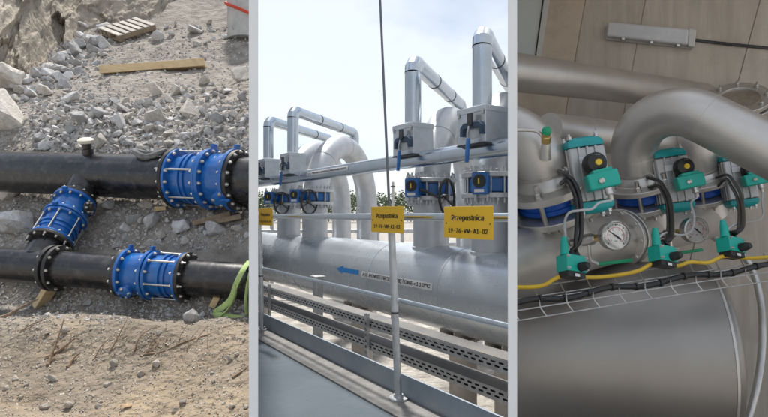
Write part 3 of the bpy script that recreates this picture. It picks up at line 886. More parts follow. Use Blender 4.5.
# handrail
RAILP = mp(330, KR, 0)
th = thing('handrail', 'galvanised tubular handrail in front of the big vessel', 'railing', V((RAILP.x, RAILP.y, 0)))
a, b_ = span(KR, 1.088); obj('top_rail', MB().tube([a, b_], 0.0215, 16), 'bright_steel', th)
a, b_ = span(KR, 0.588); obj('mid_rail', MB().tube([a, b_], 0.0155, 14), 'bright_steel', th)
for px, lean in ((398.5, 0.045), (262.3, 0.03)):
    base = mp(px, KR * 0.985, 0.012); top = base + V((-lean, 0, 1.075))
    po = obj('post', MB().tube([base, top], 0.0215, 16), 'galvanised', th)
    obj('base_plate', MB().lathe(base, UP, [(0, 0.058), (0.012, 0.058), (0.014, 0.03), (0.03, 0.028)], 24), 'galvanised', po)
    obj('collar', MB().lathe(base + (top - base) * 0.47, UP, [(0, 0.0235), (0.012, 0.0235)], 18), 'dark_metal', po)
# mast clamped to the railing
ma, mb_ = P(394.5, 326, 3.16), P(377.5, -60, 3.12)
tm = thing('mast', 'thin grey lightning mast clamped to the handrail and rising into the sky', 'mast', ma)
obj('rod', MB().tube([ma, mb_], [0.0095, 0.0068], 10), 'mast_grey', tm)
for f_ in (0.02, 0.29): obj('clamp', MB().lathe(lerp(ma, mb_, f_), (mb_ - ma), [(0, 0.02), (0.03, 0.02)], 14), 'dark_metal', tm)

# signs
SIGNS = [(467.3, 222.5, 'Przepustnica', '19-76-VM-A1-02', 'yellow sign on the handrail nearest the white partition at right'),
         (386.8, 219.6, 'Przepustnica', '19-76-VM-A1-03', 'yellow sign on the handrail beside the thin mast'),
         (265.6, 217.0, 'Przepustnica', '19-76-VM-A1-05', 'small far yellow sign on the handrail at the left partition')]
for px, py, l1, l2, lb in SIGNS:
    c = mp(px, KR * 0.935, 0); c.z = ZC - (py - HY) / F * c.y
    ts = thing('sign', lb, 'sign', c - V((0, 0, 0.076)), 'yellow valve signs on the handrail')
    tilt = (UP + vd * 0.04).normalized()
    pl = obj('plate', MB().box(c, ud * 0.167, UP * 0.0755, vd * 0.0015), 'sign_yellow', ts, bevel=0.001)
    fn = lambda oy: (lambda x, y, h: c - ud * x + UP * (y + oy) - vd * (0.0022 + h))
    m1, _ = text_mesh('t', l1, 0.0525, fn(0.022), 'ink', 0.0019)
    obj('lettering', m1, 'ink', ts, smooth=0)
    m2, _ = text_mesh('t', l2, 0.0415, fn(-0.040), 'ink', 0.0016)
    obj('lettering', m2, 'ink', ts, smooth=0)
    for sx in (-1, 1):
        obj('screw', MB().lathe(c + ud * (0.15 * sx) - UP * 0.005 - vd * 0.0015, -vd, [(0, 0.004), (0.003, 0.003)], 8), 'dark_metal', ts)
    obj('bracket', MB().box(c + vd * 0.017, ud * 0.10, UP * 0.012, vd * 0.015), 'dark_metal', ts)

# perforated cable trays below the handrail
def tray(k, zt, label, back):
    a, e = span(k, zt, 240, 535)
    L_ = (e - a).length; w = (e - a).normalized()
    t = thing('cable_tray', label, 'cable tray', V((lerp(a, e, 0.5).x, lerp(a, e, 0.5).y, zt - 0.09)), 'perforated cable trays under the vessel')
    b = MB(); n = vd * 0.0012
    for z0, z1 in ((-0.018, 0), (-0.045, -0.031), (-0.082, -0.058)):
        b.box(lerp(a, e, 0.5) + UP * ((z0 + z1) / 2), w * (L_ / 2), UP * ((z1 - z0) / 2), n)
    pitch = 0.072; m = int(L_ / pitch)
    for i in range(m):
        for z0, z1, ph in ((-0.031, -0.018, 0), (-0.058, -0.045, 0.5)):
            b.box(a + w * (pitch * (i + ph)) + UP * ((z0 + z1) / 2), w * 0.014, UP * ((z1 - z0) / 2), n)
    obj('perforated_side', b, 'galvanised', t, smooth=0)
    q = vd * (back / 2)
    obj('cover', MB().box(lerp(a, e, 0.5) + q + UP * 0.003 + vd * 0.002, w * (L_ / 2), vd * (back / 2), UP * 0.0025), 'tray_cover', t)
    obj('far_side', MB().box(lerp(a, e, 0.5) + q * 2 - UP * 0.04, w * (L_ / 2), UP * 0.04, vd * 0.0012), 'galvanised', t)
    obj('base', MB().box(lerp(a, e, 0.5) + q - UP * 0.082, w * (L_ / 2), vd * (back / 2 - 0.002), UP * 0.0015), 'tray_cover', t)
tray(KY, 0.188, 'upper perforated cable tray running below the handrail', 0.16)
tray(KY, -0.005, 'lower perforated cable tray with dull brown cover just above the toe board', 0.16)
for px in (269.5, 367, 560):
    base = mp(px, KY * 0.992, GROUND_Z)
    if outside(base): continue
    t = thing('tray_support', 'slotted strut carrying the cable trays ' + ('near the left partition' if px < 300 else 'near the middle of the gallery'), 'strut', base)
    b = MB()
    h = 0.235 - GROUND_Z
    for s_ in (-1, 1): b.box(base + UP * (h / 2) + ud * (0.018 * s_), ud * 0.006, vd * 0.012, UP * (h / 2))
    n = int(h / 0.05)
    for i in range(n): b.box(base + UP * (0.05 * i + 0.02), ud * 0.013, vd * 0.011, UP * 0.012)
    obj('strut', b, 'galvanised', t, smooth=0)
    obj('foot', MB().box(base + UP * 0.006, ud * 0.06, vd * 0.06, UP * 0.006), 'galvanised', t)
for px in (318,):
    base = mp(px, KY * 1.32, GROUND_Z)
    t = thing('steel_post', 'short grey steel post between the trays and the vessel', 'post', base)
    obj('shaft', MB().box(base + UP * 0.8, ud * 0.06, vd * 0.05, UP * 0.8), 'galvanised', t, bevel=0.004)
    obj('head_plate', MB().box(base + UP * 1.607, ud * 0.09, vd * 0.08, UP * 0.006), 'galvanised', t)
    obj('base_plate', MB().box(base + UP * 0.007, ud * 0.10, vd * 0.10, UP * 0.007), 'galvanised', t)

# the vessel
TZ = ZC - (298 - HY) / F * (KT / 471)
TR = 0.5
va, vb = span(KT, TZ, 232, 560)
vmid = mp(384, KT, TZ)
tv = thing('pressure_vessel', 'large silver horizontal vessel with blue arrow behind the handrail', 'vessel', V((vmid.x, vmid.y, TZ - TR)))
vl = (vb - va).length; wv = (vb - va).normalized()
obj('shell', MB().lathe(va, wv, [(0, TR), (vl, TR)], 72), 'cladding', tv)
for px in (262, 316, 398, 470):
    c = mp(px, KT, TZ)
    obj('seam_band', MB().ringpart(c, wv, -0.013, 0.013, TR - 0.01, TR + 0.004, 72), 'cladding', tv)
def on_vessel(px, py):
    """axial position and angle of the vessel surface seen at a pixel"""
    o = V((0, 0, ZC)); r = (P(px, py, 1) - o)
    rel = o - va
    rp = r - wv * r.dot(wv); op = rel - wv * rel.dot(wv)
    A, B, C = rp.dot(rp), 2 * rp.dot(op), op.dot(op) - TR * TR
    t = (-B - math.sqrt(max(0, B * B - 4 * A * C))) / (2 * A)
    p = o + r * t - va
    s = p.dot(wv); q = p - wv * s
    return s, math.atan2(q.z, q.dot(-vd))
def vs(s, a, off=0.0): return va + wv * s - vd * ((TR + off) * math.cos(a)) + UP * ((TR + off) * math.sin(a))
def strip(pt, x0, x1, y0, y1, nx, ny):
    b = MB()
    for j in range(ny + 1):
        for i in range(nx + 1): b.v.append(pt(lerp(x0, x1, i / nx), lerp(y0, y1, j / ny)))
    for j in range(ny):
        for i in range(nx):
            a = j * (nx + 1) + i; b.f.append((a, a + 1, a + nx + 2, a + nx + 1))
    return b
s0, a0 = on_vessel(347.5, 270.5); s1, _ = on_vessel(336.5, 269); s2, _ = on_vessel(358.5, 272)
hl = (s2 - s1) / 2; sm = (s1 + s2) / 2; hh = 0.058
AR = [(-1, 0), (-0.42, 1.0), (-0.42, 0.55), (1, 0.55), (1, -0.55), (-0.42, -0.55), (-0.42, -1.0)]
b = MB()
b.v = [vs(sm + hl * x, a0 + hh * y / TR, 0.003) for x, y in AR]
b.f = [(0, 1, 2, 5, 6), (2, 3, 4, 5)]
obj('flow_arrow', b, 'arrow_blue', tv, smooth=0, label='blue flow arrow pointing left')
s1, a1 = on_vessel(361.5, 274.5); s2, a2 = on_vessel(432.5, 286)
sm = (s1 + s2) / 2; am = (a1 + a2) / 2
obj('pipe_label', strip(lambda x, y: vs(sm + x, am + y / TR, 0.003), -(s2 - s1) / 2, (s2 - s1) / 2, -0.042, 0.042, 8, 4), 'label_white', tv)
m_, w_ = text_mesh('t', 'A1. POWIETRZE SPRĘŻONE<110°C', 0.1, lambda x, y, h: V((x, y, h)), 'ink', 0.0026)
k_ = (s2 - s1) * 0.95 / w_
m_.v = [vs(sm + p.x * k_, am + p.y * 0.85 / TR, 0.0055 + p.z) for p in m_.v]
obj('lettering', m_, 'ink', tv, smooth=0)

# columns under the vessel
for px, lb in ((262, 'far tan column under the vessel at the left partition'), (362, 'tan round column under the middle of the vessel'), (463, 'tan round column under the vessel near the right partition'), (510, 'tan round column half hidden by the right partition')):
    c = mp(px, KT, GROUND_Z)
    t = thing('support_column', lb, 'column', c, 'columns carrying the vessel')
    h = TZ - TR - GROUND_Z
    obj('shaft', MB().lathe(c, UP, [(0, 0.19), (0.05, 0.19), (0.06, 0.16), (h - 0.06, 0.16)], 28), 'column', t)
    obj('head_plate', MB().box(c + UP * (h - 0.045), ud * 0.20, vd * 0.20, UP * 0.014), 'column', t)
    b = MB()
    for s_ in (-0.12, 0.12):
        poly = [c + ud * s_ + vd * (0.24 * x) + UP * (h - 0.03 + (0.0 if z == 0 else 0.10 + 0.02 * abs(x) * 4)) for x, z in ((-1, 0), (1, 0), (1, 1), (0.4, 0.2), (-0.4, 0.2), (-1, 1))]
        b.prism(poly, ud * 0.015)
    obj('saddle', b, 'column', t)

# risers with U-bends, butterfly valves
RZ0 = TZ + TR - 0.12
SP = 2.42
ARC_R = SP / 2
BOLT_M = bolt_mesh('bolt', 'galvanised', 0.045, 0.6, 0.9)
VZ = 1.415
wax = V((0.85, -0.53, 0)).normalized()
UNITS = [(492, 0.225, 'nearest riser pipe with a U-bend, at the right partition', (481, 188.5), (528, 196), 'valve with blue gearbox on the nearest riser, at the right partition'),
         (431, 0.225, 'riser pipe with a U-bend behind the largest yellow sign', (413, 191.5), (447, 197), 'valve with blue gearbox and black handwheel on the riser right of the mast'),
         (315, 0.225, 'tall U-bend riser pipe left of the mast with its whole arch in view', (295.5, 198.5), (309.5, 202), 'valve with blue gearbox and black handwheel on the riser with the whole arch in view'),
         (289, 0.225, 'farthest riser pipe with a U-bend, behind the far sign at left', (269.5, 199.5), (282, 203.4), 'farthest valve with blue gearbox and black handwheel, above the far yellow sign')]
for px, rr, lb, gb, hw, vlb in UNITS:
    c = mp(px, KT, RZ0)
    t = thing('riser_pipe', lb, 'pipe', c, 'U-bend risers on the vessel')
    top = 2.45 - ARC_R
    pts = [c, V((c.x, c.y, VZ - 0.12))]
    obj('lower_leg', MB().tube(pts, rr, 40), 'riser_paint', t)
    cc = V((c.x, c.y, top)) + d2 * ARC_R
    bend = arc(cc, -d2, UP, ARC_R, 0, PI, 28)
    far = c + d2 * SP
    pts = [V((c.x, c.y, VZ + 0.12))] + bend + [V((far.x, far.y, GROUND_Z))]
    obj('bend', MB().tube(pts, rr, 40), 'riser_paint', t)
    for f_ in (0.25, 0.5, 0.75):
        q = arc(cc, -d2, UP, ARC_R, PI * f_, PI * f_ + 0.01, 1); ax = (q[1] - q[0]).normalized()
        obj('weld_seam', MB().ringpart(q[0], ax, -0.008, 0.008, rr - 0.005, rr + 0.004, 40), 'riser_paint', t)
    obj('collar', MB().lathe(V((c.x, c.y, TZ + TR - 0.075)), UP, [(0, rr + 0.02), (0.05, rr + 0.012), (0.06, rr)], 40), 'riser_paint', t)
    for z_ in (VZ - 0.135, VZ + 0.085):
        f1 = obj('flange', MB().lathe(V((c.x, c.y, z_)), UP, [(0, rr + 0.005), (0, rr + 0.105), (0.05, rr + 0.105), (0.05, rr + 0.005)], 40), 'riser_paint', t, bevel=0.004)
        bolt_ring(f1, BOLT_M, V((c.x, c.y, z_ + (0.05 if z_ > VZ else 0))), UP * (1 if z_ > VZ else -1), rr + 0.06, 12)
    tw = thing('butterfly_valve', vlb, 'valve', V((c.x, c.y, VZ - 0.08)), 'blue butterfly valves on the risers')
    obj('body', MB().lathe(V((c.x, c.y, VZ - 0.075)), UP, [(0, rr + 0.03), (0.01, rr + 0.045), (0.14, rr + 0.045), (0.15, rr + 0.03)], 40), 'valve_blue', tw)
    for k in range(12):
        a_ = 2 * PI * (k + 0.5) / 12; e1, e2 = perp(UP)
        p0 = V((c.x, c.y, VZ - 0.19)) + e1 * ((rr + 0.06) * math.cos(a_)) + e2 * ((rr + 0.06) * math.sin(a_))
        obj('stud', MB().tube([p0, p0 + UP * 0.38], 0.014, 8), 'galvanised', tw)
    sc_ = c.y / F
    gd = c.y - 0.30
    g0 = P(gb[0], gb[1], gd)
    g0.z = VZ + 0.01
    fdir = (V((0.0, 0, ZC)) - g0); fdir.z = 0; fdir = (fdir.normalized() * 0.8 - vd * 0.4).normalized()
    side = UP.cross(fdir).normalized()
    body_c = V((c.x, c.y, g0.z))
    gbx = obj('gearbox', MB().box(g0, side * 0.085, fdir * 0.075, UP * 0.115), 'valve_blue', tw, bevel=0.02)
    obj('gear_cap', MB().lathe(g0 + fdir * 0.07 + UP * 0.02, fdir, [(0, 0.07), (0.02, 0.065), (0.022, 0.05)], 24), 'black_rubber', gbx)
    obj('pointer', MB().box(g0 + fdir * 0.094 + UP * 0.02, side * 0.007, fdir * 0.004, UP * 0.028), 'yellow_dot', gbx)
    obj('name_plate', MB().box(g0 + fdir * 0.077 - UP * 0.078, side * 0.05, fdir * 0.002, UP * 0.016), 'label_white', gbx)
    for s1_ in (-1, 1):
        for s2_ in (-1, 1): inst('bolt', BOLT_M, gbx, frame(g0 + side * (0.065 * s1_) + UP * (0.115 * s2_), UP * s2_))
    obj('stem_housing', MB().tube([g0, lerp(g0, body_c, 0.75)], 0.075, 18), 'valve_blue', tw)
    w0 = P(hw[0], hw[1], c.y - 0.46)
    if not outside(w0, -0.05):
        RW = 0.205
        wh = obj('handwheel', MB().tube(arc(w0, *perp(wax), RW, 0, 2 * PI * 35 / 36, 35), 0.0165, 10, closed=True), 'black_rubber', tw)
        e1, e2 = perp(wax)
        for k in range(3):
            a_ = 2 * PI * k / 3 + 0.5
            obj('spoke', MB().tube([w0 - wax * 0.03, w0 + e1 * (RW * math.cos(a_)) + e2 * (RW * math.sin(a_))], 0.012, 8), 'black_rubber', wh)
        obj('hub', MB().lathe(w0 - wax * 0.05, wax, [(0, 0.035), (0.06, 0.035)], 14), 'black_rubber', wh)
        obj('wheel_shaft', MB().tube([w0 - wax * 0.03, w0 - wax * 0.12, lerp(w0, g0, 0.6) , g0], 0.018, 10), 'dark_metal', tw)

# header pipe in front of the risers
HZ = ZC + (HY - 146.5) / F * (KH / 471)
ha, hb = span(KH, HZ, 230, 548)
hm = mp(384, KH, HZ)
th = thing('header_pipe', 'long bright steel header pipe running in front of all risers', 'pipe', V((hm.x, hm.y, HZ - 0.09)))
hl = (hb - ha).length; wh_ = (hb - ha).normalized(); HR = 0.091
obj('shell', MB().lathe(ha, wh_, [(0, HR), (hl, HR)], 40), 'bright_steel', th)
for px in (275, 304, 356, 392, 446, 500):
    obj('seam_band', MB().ringpart(mp(px, KH, HZ), wh_, -0.012, 0.012, HR - 0.01, HR + 0.003, 40), 'bright_steel', th)
sA, sB = (mp(312, KH, HZ) - ha).length, (mp(354, KH, HZ) - ha).length
hs = lambda s, a, o=0.0: ha + wh_ * s - vd * ((HR + o) * math.cos(a)) + UP * ((HR + o) * math.sin(a))
sm = (sA + sB) / 2
obj('pipe_label', strip(lambda x, y: hs(sm + x, 0.12 + y / HR, 0.003), -(sB - sA) / 2, (sB - sA) / 2, -0.030, 0.030, 8, 6), 'label_white', th)
m_, w_ = text_mesh('t', 'C1. WODA KWAS BRONKOWY', 0.075, lambda x, y, h: V((x, y, h)), 'ink', 0.0012)
k_ = (sB - sA) * 0.93 / w_
m_.v = [hs(sm + p.x * k_, 0.12 + p.y * 0.65 / HR, 0.0085 + p.z) for p in m_.v]
obj('lettering', m_, 'ink', th, smooth=0)

# insulated boxes with lever valves and swan-neck pipes
BOXES = [(482, 0.46, 'nearest sheet metal box with blue lever, at the right partition', 'nearest swan-neck pipe rising from its box at the right partition'),
         (413, 0.44, 'sheet metal box with blue lever right of the mast', 'swan-neck pipe rising from the box right of the mast'),
         (293, 0.44, 'sheet metal box with blue lever beside the whole arch', 'swan-neck pipe left of the mast with its whole bend in view'),
         (268.5, 0.44, 'farthest sheet metal box with blue lever at the left partition', 'farthest swan-neck pipe at the left partition')]
for px, wd, lb, lb2 in BOXES:
    c = mp(px, KH, HZ)
    b0 = c - ud * 0.0
    t = thing('valve_box', lb, 'box', V((c.x, c.y, HZ)), 'sheet metal valve boxes on the header pipe')
    bc = b0 + UP * 0.23
    hx, hy, hz = 0.20, 0.15, 0.18
    obj('casing', MB().box(bc, ud * hx, vd * hy, UP * hz), 'sheet_metal', t, bevel=0.006)
    obj('lid', MB().box(bc + UP * (hz - 0.025), ud * (hx + 0.006), vd * (hy + 0.006), UP * 0.03), 'sheet_metal', t, bevel=0.004)
    obj('bottom_rim', MB().box(bc - UP * (hz + 0.004), ud * (hx + 0.004), vd * (hy + 0.004), UP * 0.008), 'dark_metal', t)
    fc = bc - vd * (hy + 0.004)
    obj('slot_plate', MB().box(fc - UP * 0.04, ud * 0.12, vd * 0.004, UP * 0.085), 'galvanised', t)
    lv = fc - vd * 0.05 - UP * 0.04 - ud * 0.05
    hd = obj('lever_hood', MB().prism([lv + ud * (0.155 * x) + UP * (0.07 * z) for x, z in ((-1, -0.9), (-1, 0.3), (-0.7, 0.9), (0.7, 0.9), (1, 0.3), (1, -0.9), (0.75, -0.9), (0.7, 0.1), (-0.7, 0.1), (-0.75, -0.9))], vd * 0.05), 'lever_blue', t, bevel=0.004)
    obj('lock_plate', MB().box(lv + UP * 0.09 - vd * 0.005, ud * 0.03, vd * 0.012, UP * 0.06), 'dark_metal', t)
    obj('lever', MB().tube([lv - vd * 0.02 + UP * 0.02, lv - vd * 0.04 - UP * 0.06, lv - vd * 0.03 - UP * 0.12], 0.018, 10, flat=0.6), 'galvanised', t)
    obj('grip', MB().tube([lv - vd * 0.03 - UP * 0.10, lv - vd * 0.035 - UP * 0.16, lv - vd * 0.05 - UP * 0.33], [0.032, 0.038, 0.034], 12, flat=0.6), 'valve_blue', t)
    for s1_ in (-1, 1): obj('latch', MB().box(bc - vd * (hy + 0.01) + ud * (0.17 * s1_) + UP * (hz - 0.06), ud * 0.012, vd * 0.006, UP * 0.025), 'galvanised', t)
    PR = 0.098
    base = b0 + UP * 0.44
    t2 = thing('swan_neck_pipe', lb2, 'pipe', base, 'swan-neck pipes on the valve boxes')
    ztop = 2.92
    er = 0.14
    k1 = V((base.x, base.y, ztop))
    ln = 2.65
    el1 = [k1 - UP * er, k1 - UP * (er * 0.45) + d2 * (er * 0.12), k1 - UP * (er * 0.12) + d2 * (er * 0.45), k1 + d2 * er]
    k2 = k1 + d2 * ln
    el2 = [k2 - d2 * er, k2 - d2 * (er * 0.45) - UP * (er * 0.12), k2 - d2 * (er * 0.12) - UP * (er * 0.45), k2 - UP * er]
    obj('jacket', MB().tube([base] + [base + UP * ((ztop - er - base.z) * q) for q in (0.5, 1.01)], PR, 28), 'bright_steel', t2)
    obj('elbow', MB().tube(el1, PR * 1.04, 28), 'bright_steel', t2, smooth=12)
    obj('cross_run', MB().tube([el1[-1] - d2 * 0.02, el2[0] + d2 * 0.02], PR, 28), 'bright_steel', t2)
    obj('elbow', MB().tube(el2, PR * 1.04, 28), 'bright_steel', t2, smooth=12)
    obj('down_leg', MB().tube([el2[-1] + UP * 0.02, k2 - UP * 0.62], PR, 28), 'bright_steel', t2)
    for f_ in (0.36, 0.7): obj('strap_band', MB().ringpart(k1 + d2 * (ln * f_), d2, -0.012, 0.012, PR - 0.01, PR + 0.004, 28), 'dark_metal', t2)

# small things seen through the gaps behind the vessel
for i, (z, dd, lb) in enumerate(((1.02, 15.0, 'thin grey service pipe far behind the vessel, upper one'), (0.62, 15.2, 'thin grey service pipe far behind the vessel, middle one'), (0.2, 15.4, 'thin grey service pipe far behind the vessel, lowest one'))):
    a, e = P(200, 215, dd), P(560, 215, dd + 1.0); a.z = e.z = z
    tag(obj('service_pipe', MB().tube([a, e], 0.05 + 0.015 * i, 12), 'galvanised'), lb, 'pipe', 'service pipes behind the vessel')
for px in (272, 334, 345, 378, 402, 436, 458):
    c = P(px, 215, 15.6); c.z = GROUND_Z
    tag(obj('rack_post', MB().box(c + UP * 1.3, V((0.05, 0, 0)), V((0, 0.05, 0)), UP * 1.3), 'galvanised', bevel=0.004), 'thin grey steel post of the far service pipes', 'post', 'posts of the far service pipes')
c = P(378, 226, 14.6)
t = thing('drain_valve', 'small drain valve with handwheel behind the vessel, left of the mast', 'valve', V((c.x, c.y, 0.6)))
obj('body', MB().tube([c - V((0.3, 0, 0)), c + V((0.3, 0, 0))], 0.07, 14), 'galvanised', t)
obj('stem', MB().tube([c - V((0, 0, 0.5)), c + V((0, 0, 0.25))], 0.03, 10), 'galvanised', t)
obj('handwheel', MB().tube(arc(c + V((0, -0.05, 0.25)), V((1, 0, 0)), V((0, 0.9, 0.3)), 0.17, 0, 2 * PI * 23 / 24, 23), 0.02, 8, closed=True), 'dark_metal', t)
for s_ in (-1, 1): obj('flange', MB().lathe(c + V((0.27 * s_, 0, 0)), V((1, 0, 0)), [(0, 0.13), (0.04, 0.13)], 18), 'galvanised', t)
c = P(393, 215, 150); c.z = GROUND_Z
t = thing('chimney', 'thin distant chimney above the tree line right of the mast', 'chimney', c)
obj('stack', MB().lathe(c, UP, [(0, 0.5), (12.0, 0.35)], 16), 'concrete', t)
obj('gallery', MB().lathe(c + UP * 10.5, UP, [(0, 0.7), (0.3, 0.7)], 16), 'dark_metal', t)
# far wood that reads as one mass
b = MB()
rnd = random.Random(5)
for k in range(30000):
    px = rnd.uniform(215, 560); d = rnd.uniform(150, 185)
    crown = 9.0 + 2.2 * noise.noise(V((px * 0.05, 3, d * 0.02))) + 1.6 * noise.noise(V((px * 0.21, 9, d * 0.02)))
    z = GROUND_Z + crown * math.sqrt(rnd.random()) * rnd.uniform(0.8, 1.05)
    p = V(((px - CX) / F * d, d, z)); s = rnd.uniform(0.15, 0.4)
    a = V((rnd.uniform(-1, 1), rnd.uniform(-1, 1), rnd.uniform(-1, 1))).normalized(); e1, e2 = perp(a)
    i = len(b.v); b.v += [p + e1 * s, p + e2 * s * 0.7, p - e1 * s, p - e2 * s * 0.7]; b.f.append((i, i + 1, i + 2, i + 3))
o = obj('far_woodland', b, 'foliage', smooth=0, clip=False); struct(o, 'stuff'); tag(o, 'dark green tree line on the horizon behind the pipes', 'trees')
# ================================================================== RIGHT BAY: actuator room
PLANES[:] = RIGHT
mat('board_concrete', (0.43, 0.378, 0.318), (0.57, 0.513, 0.445), 0.85, scale=3.2, detail=9, stretch=(3, 3, 0.3), bump=0.3, bscale=7, lo=0.3, hi=0.7, dirt=(0.36, 0.32, 0.275), dirt_amt=0.45, dscale=2.2, objvar=0.08)
mat('smooth_concrete', (0.52, 0.435, 0.345), (0.59, 0.50, 0.405), 0.85, scale=2.5, detail=9, bump=0.15, dirt=(0.28, 0.23, 0.18), dirt_amt=0.4, dscale=3)
mat('pickled_steel', (0.53, 0.505, 0.475), (0.61, 0.585, 0.555), 0.42, metal=0.8, scale=3.0, rvar=0.08, bump=0.05, bscale=9)
mat('vessel_steel', (0.30, 0.282, 0.264), (0.34, 0.32, 0.30), 0.42, metal=0.85, scale=2.0, rvar=0.03)
mat('flange_steel', (0.50, 0.485, 0.46), (0.60, 0.58, 0.555), 0.36, metal=0.75, scale=10, rvar=0.1)
mat('bolt_steel', (0.50, 0.49, 0.47), (0.62, 0.60, 0.58), 0.32, metal=0.95, scale=20)
mat('alu', (0.40, 0.40, 0.40), (0.47, 0.47, 0.465), 0.45, metal=0.7, scale=12, rvar=0.08)
mat('teal', (0.008, 0.27, 0.29), (0.008, 0.33, 0.345), 0.36, scale=9, bump=0.1, bscale=40)
mat('green_teal', (0.005, 0.36, 0.285), (0.01, 0.40, 0.32), 0.42, scale=9)
mat('green', (0.0, 0.30, 0.14), (0.0, 0.35, 0.17), 0.4)
mat('blue_body', (0.008, 0.085, 0.45), (0.014, 0.12, 0.55), 0.32, scale=9, bump=0.2, bscale=30)
mat('brass', (0.55, 0.38, 0.14), (0.65, 0.46, 0.2), 0.35, metal=0.9, scale=12)
mat('black_cable', (0.01, 0.01, 0.011), (0.02, 0.02, 0.02), 0.35, scale=12)
mat('grey_cable', (0.42, 0.44, 0.45), (0.5, 0.52, 0.53), 0.45)
mat('yellow_cable', (0.62, 0.40, 0.02), (0.70, 0.46, 0.04), 0.5, scale=12)
mat('dial', (0.78, 0.78, 0.76), None, 0.5)
mat('dial_red', (0.6, 0.03, 0.03), None, 0.5)
mat('lamp_cover', (0.52, 0.52, 0.53), (0.62, 0.62, 0.63), 0.25, scale=3, bump=0.08, bscale=6)
mat('lamp_body', (0.40, 0.39, 0.38), (0.48, 0.47, 0.46), 0.5)
mat('window_glass', (0.56, 0.61, 0.60), (0.64, 0.68, 0.67), 0.15, scale=1.2, spec=0.6)
mat('frame_white', (0.55, 0.54, 0.52), (0.62, 0.61, 0.59), 0.5)
mat('room_floor', (0.20, 0.18, 0.155), (0.28, 0.25, 0.215), 0.8, scale=4, detail=10, bump=0.3, dirt=(0.19, 0.17, 0.14), dirt_amt=0.4)
mat('tray_wire', (0.42, 0.41, 0.40), (0.56, 0.55, 0.53), 0.4, metal=0.7, scale=20)

# the room: back wall of slanting panels, floor, unseen slab against the sun, side wall
WO = P(640, 100, 6.0)
we = V((0.9, -0.44, 0)).normalized(); wn_ = V((-0.44, -0.9, 0)).normalized()
def wallpt(px, py, off=0.0):
    o = V((0, 0, ZC)); r = P(px, py, 1) - o
    t = (WO - o).dot(wn_) / r.dot(wn_)
    return o + r * t + wn_ * off
wc = V((WO.x, WO.y, 1.6))
bw = obj('back_wall', MB().box(wc - wn_ * 0.114, we * 4.5, wn_ * 0.1, UP * 3.1), 'smooth_concrete')
tag(bw, 'brownish concrete back wall of the actuator room', 'wall')
RFZ = GROUND_Z + 0.01
fl_ = [V((right_b[0].x, right_b[0].y, 0)) , V((4.2, 0.6, 0)), V((8.0, 3.6, 0)), V((6.8, 4.1, 0)) + we * 0.0, wallpt(517, 300)]
b = MB().prism([V((p.x, p.y, RFZ)) for p in fl_], UP * 0.05)
struct(obj('room_floor', b, 'room_floor'))
def wquad(pts, off0, off1, name, m, parent=None, bev=0.004):
    a = [wallpt(x, y, off0) for x, y in pts]
    return obj(name, MB().prism(a, wn_ * (off1 - off0)), m, parent, smooth=0, bevel=bev)
sl = lambda x, y: x - 0.19 * y       # columns lean to the right at the top
def wpanel(xa, xb, ya, yb, off, name, m, parent=bw, sa=0.17, sb=0.2):
    return wquad([(xa - sa * ya, ya), (xb - sb * yb * 0 - sb * ya, ya), (xb - sb * yb, yb), (xa - sa * yb, yb)], -0.058, off, name, m, parent)
wpanel(548.5, 585.0, -60, 420, 0.012, 'panel', 'smooth_concrete', sa=0.165, sb=0.175)
wpanel(585.7, 644.8, -60, 420, 0.0, 'panel', 'board_concrete', sa=0.175, sb=0.19)
wpanel(645.6, 759.6, -60, 420, 0.0, 'panel', 'board_concrete', sa=0.19, sb=0.27)
wpanel(760.4, 900, -60, 420, 0.004, 'panel', 'board_concrete', sa=0.27, sb=0.32)
wquad([(498, 72), (536.5, 72), (500, 420), (440, 420)], -0.058, 0.006, 'panel', 'smooth_concrete', bw)
# window at the left
tw = thing('window', 'window with grey-green pane and pale frame at the top left of the room wall', 'window', wallpt(525, 70, 0.02))
wquad([(480, -60), (556, -60), (536, 66), (480, 66)], -0.05, -0.004, 'pane', 'window_glass', tw)
wquad([(552.5, -60), (558.5, -60), (541.2, 60), (536, 60)], -0.05, 0.03, 'frame', 'frame_white', tw)
wquad([(550.8, -60), (552.4, -60), (535.8, 60), (534.4, 60)], -0.05, 0.015, 'gasket', 'black_rubber', tw)
wquad([(480, 60), (544, 60), (542, 70), (480, 70)], -0.05, 0.05, 'sill', 'frame_white', tw)
rf = MB().prism([V((1.0, 3.85, 4.35)), V((5.2, 1.7, 4.35)), V((7.6, 3.6, 4.35)), wallpt(517, 300).xy.to_3d() + V((0, 0, 4.35))], UP * 0.15)  # out of view; front edge shaped to keep sun off valves and vessel
tag(obj('shade_roof', rf, 'smooth_concrete'), 'unseen concrete slab over the actuator room, shaped to block the sun', 'shade_roof')

# fluorescent lamp on the wall
tl = thing('wall_lamp', 'long fluorescent lamp with clear ribbed cover on the room wall', 'lamp', wallpt(650, 45, 0.02))
wquad([(606, 27.5), (693, 38.0), (692, 50.0), (605.5, 40.5)], 0.0, 0.05, 'housing', 'lamp_body', tl)
wquad([(608.5, 24.8), (688, 32.5), (687, 48.3), (607, 39)], 0.05, 0.13, 'cover', 'lamp_cover', tl, 0.02)
wquad([(688, 31.5), (695.5, 33.2), (693.5, 50.2), (687, 48.8)], 0.05, 0.12, 'end_cap', 'frame_white', tl, 0.01)
for x, y in ((622, 42), (650, 45.5), (676, 48.5)): wquad([(x, y - 1), (x + 3, y - 0.6), (x + 3, y + 1.6), (x, y + 1.2)], 0.05, 0.138, 'clip', 'bolt_steel', tl, 0.002)
tag(obj('conduit', MB().tube([wallpt(694, 40.5, 0.02), wallpt(712, 43, 0.022), wallpt(790, 51, 0.02)], 0.016, 8), 'dark_metal'), 'thin dark conduit running right from the wall lamp', 'conduit')

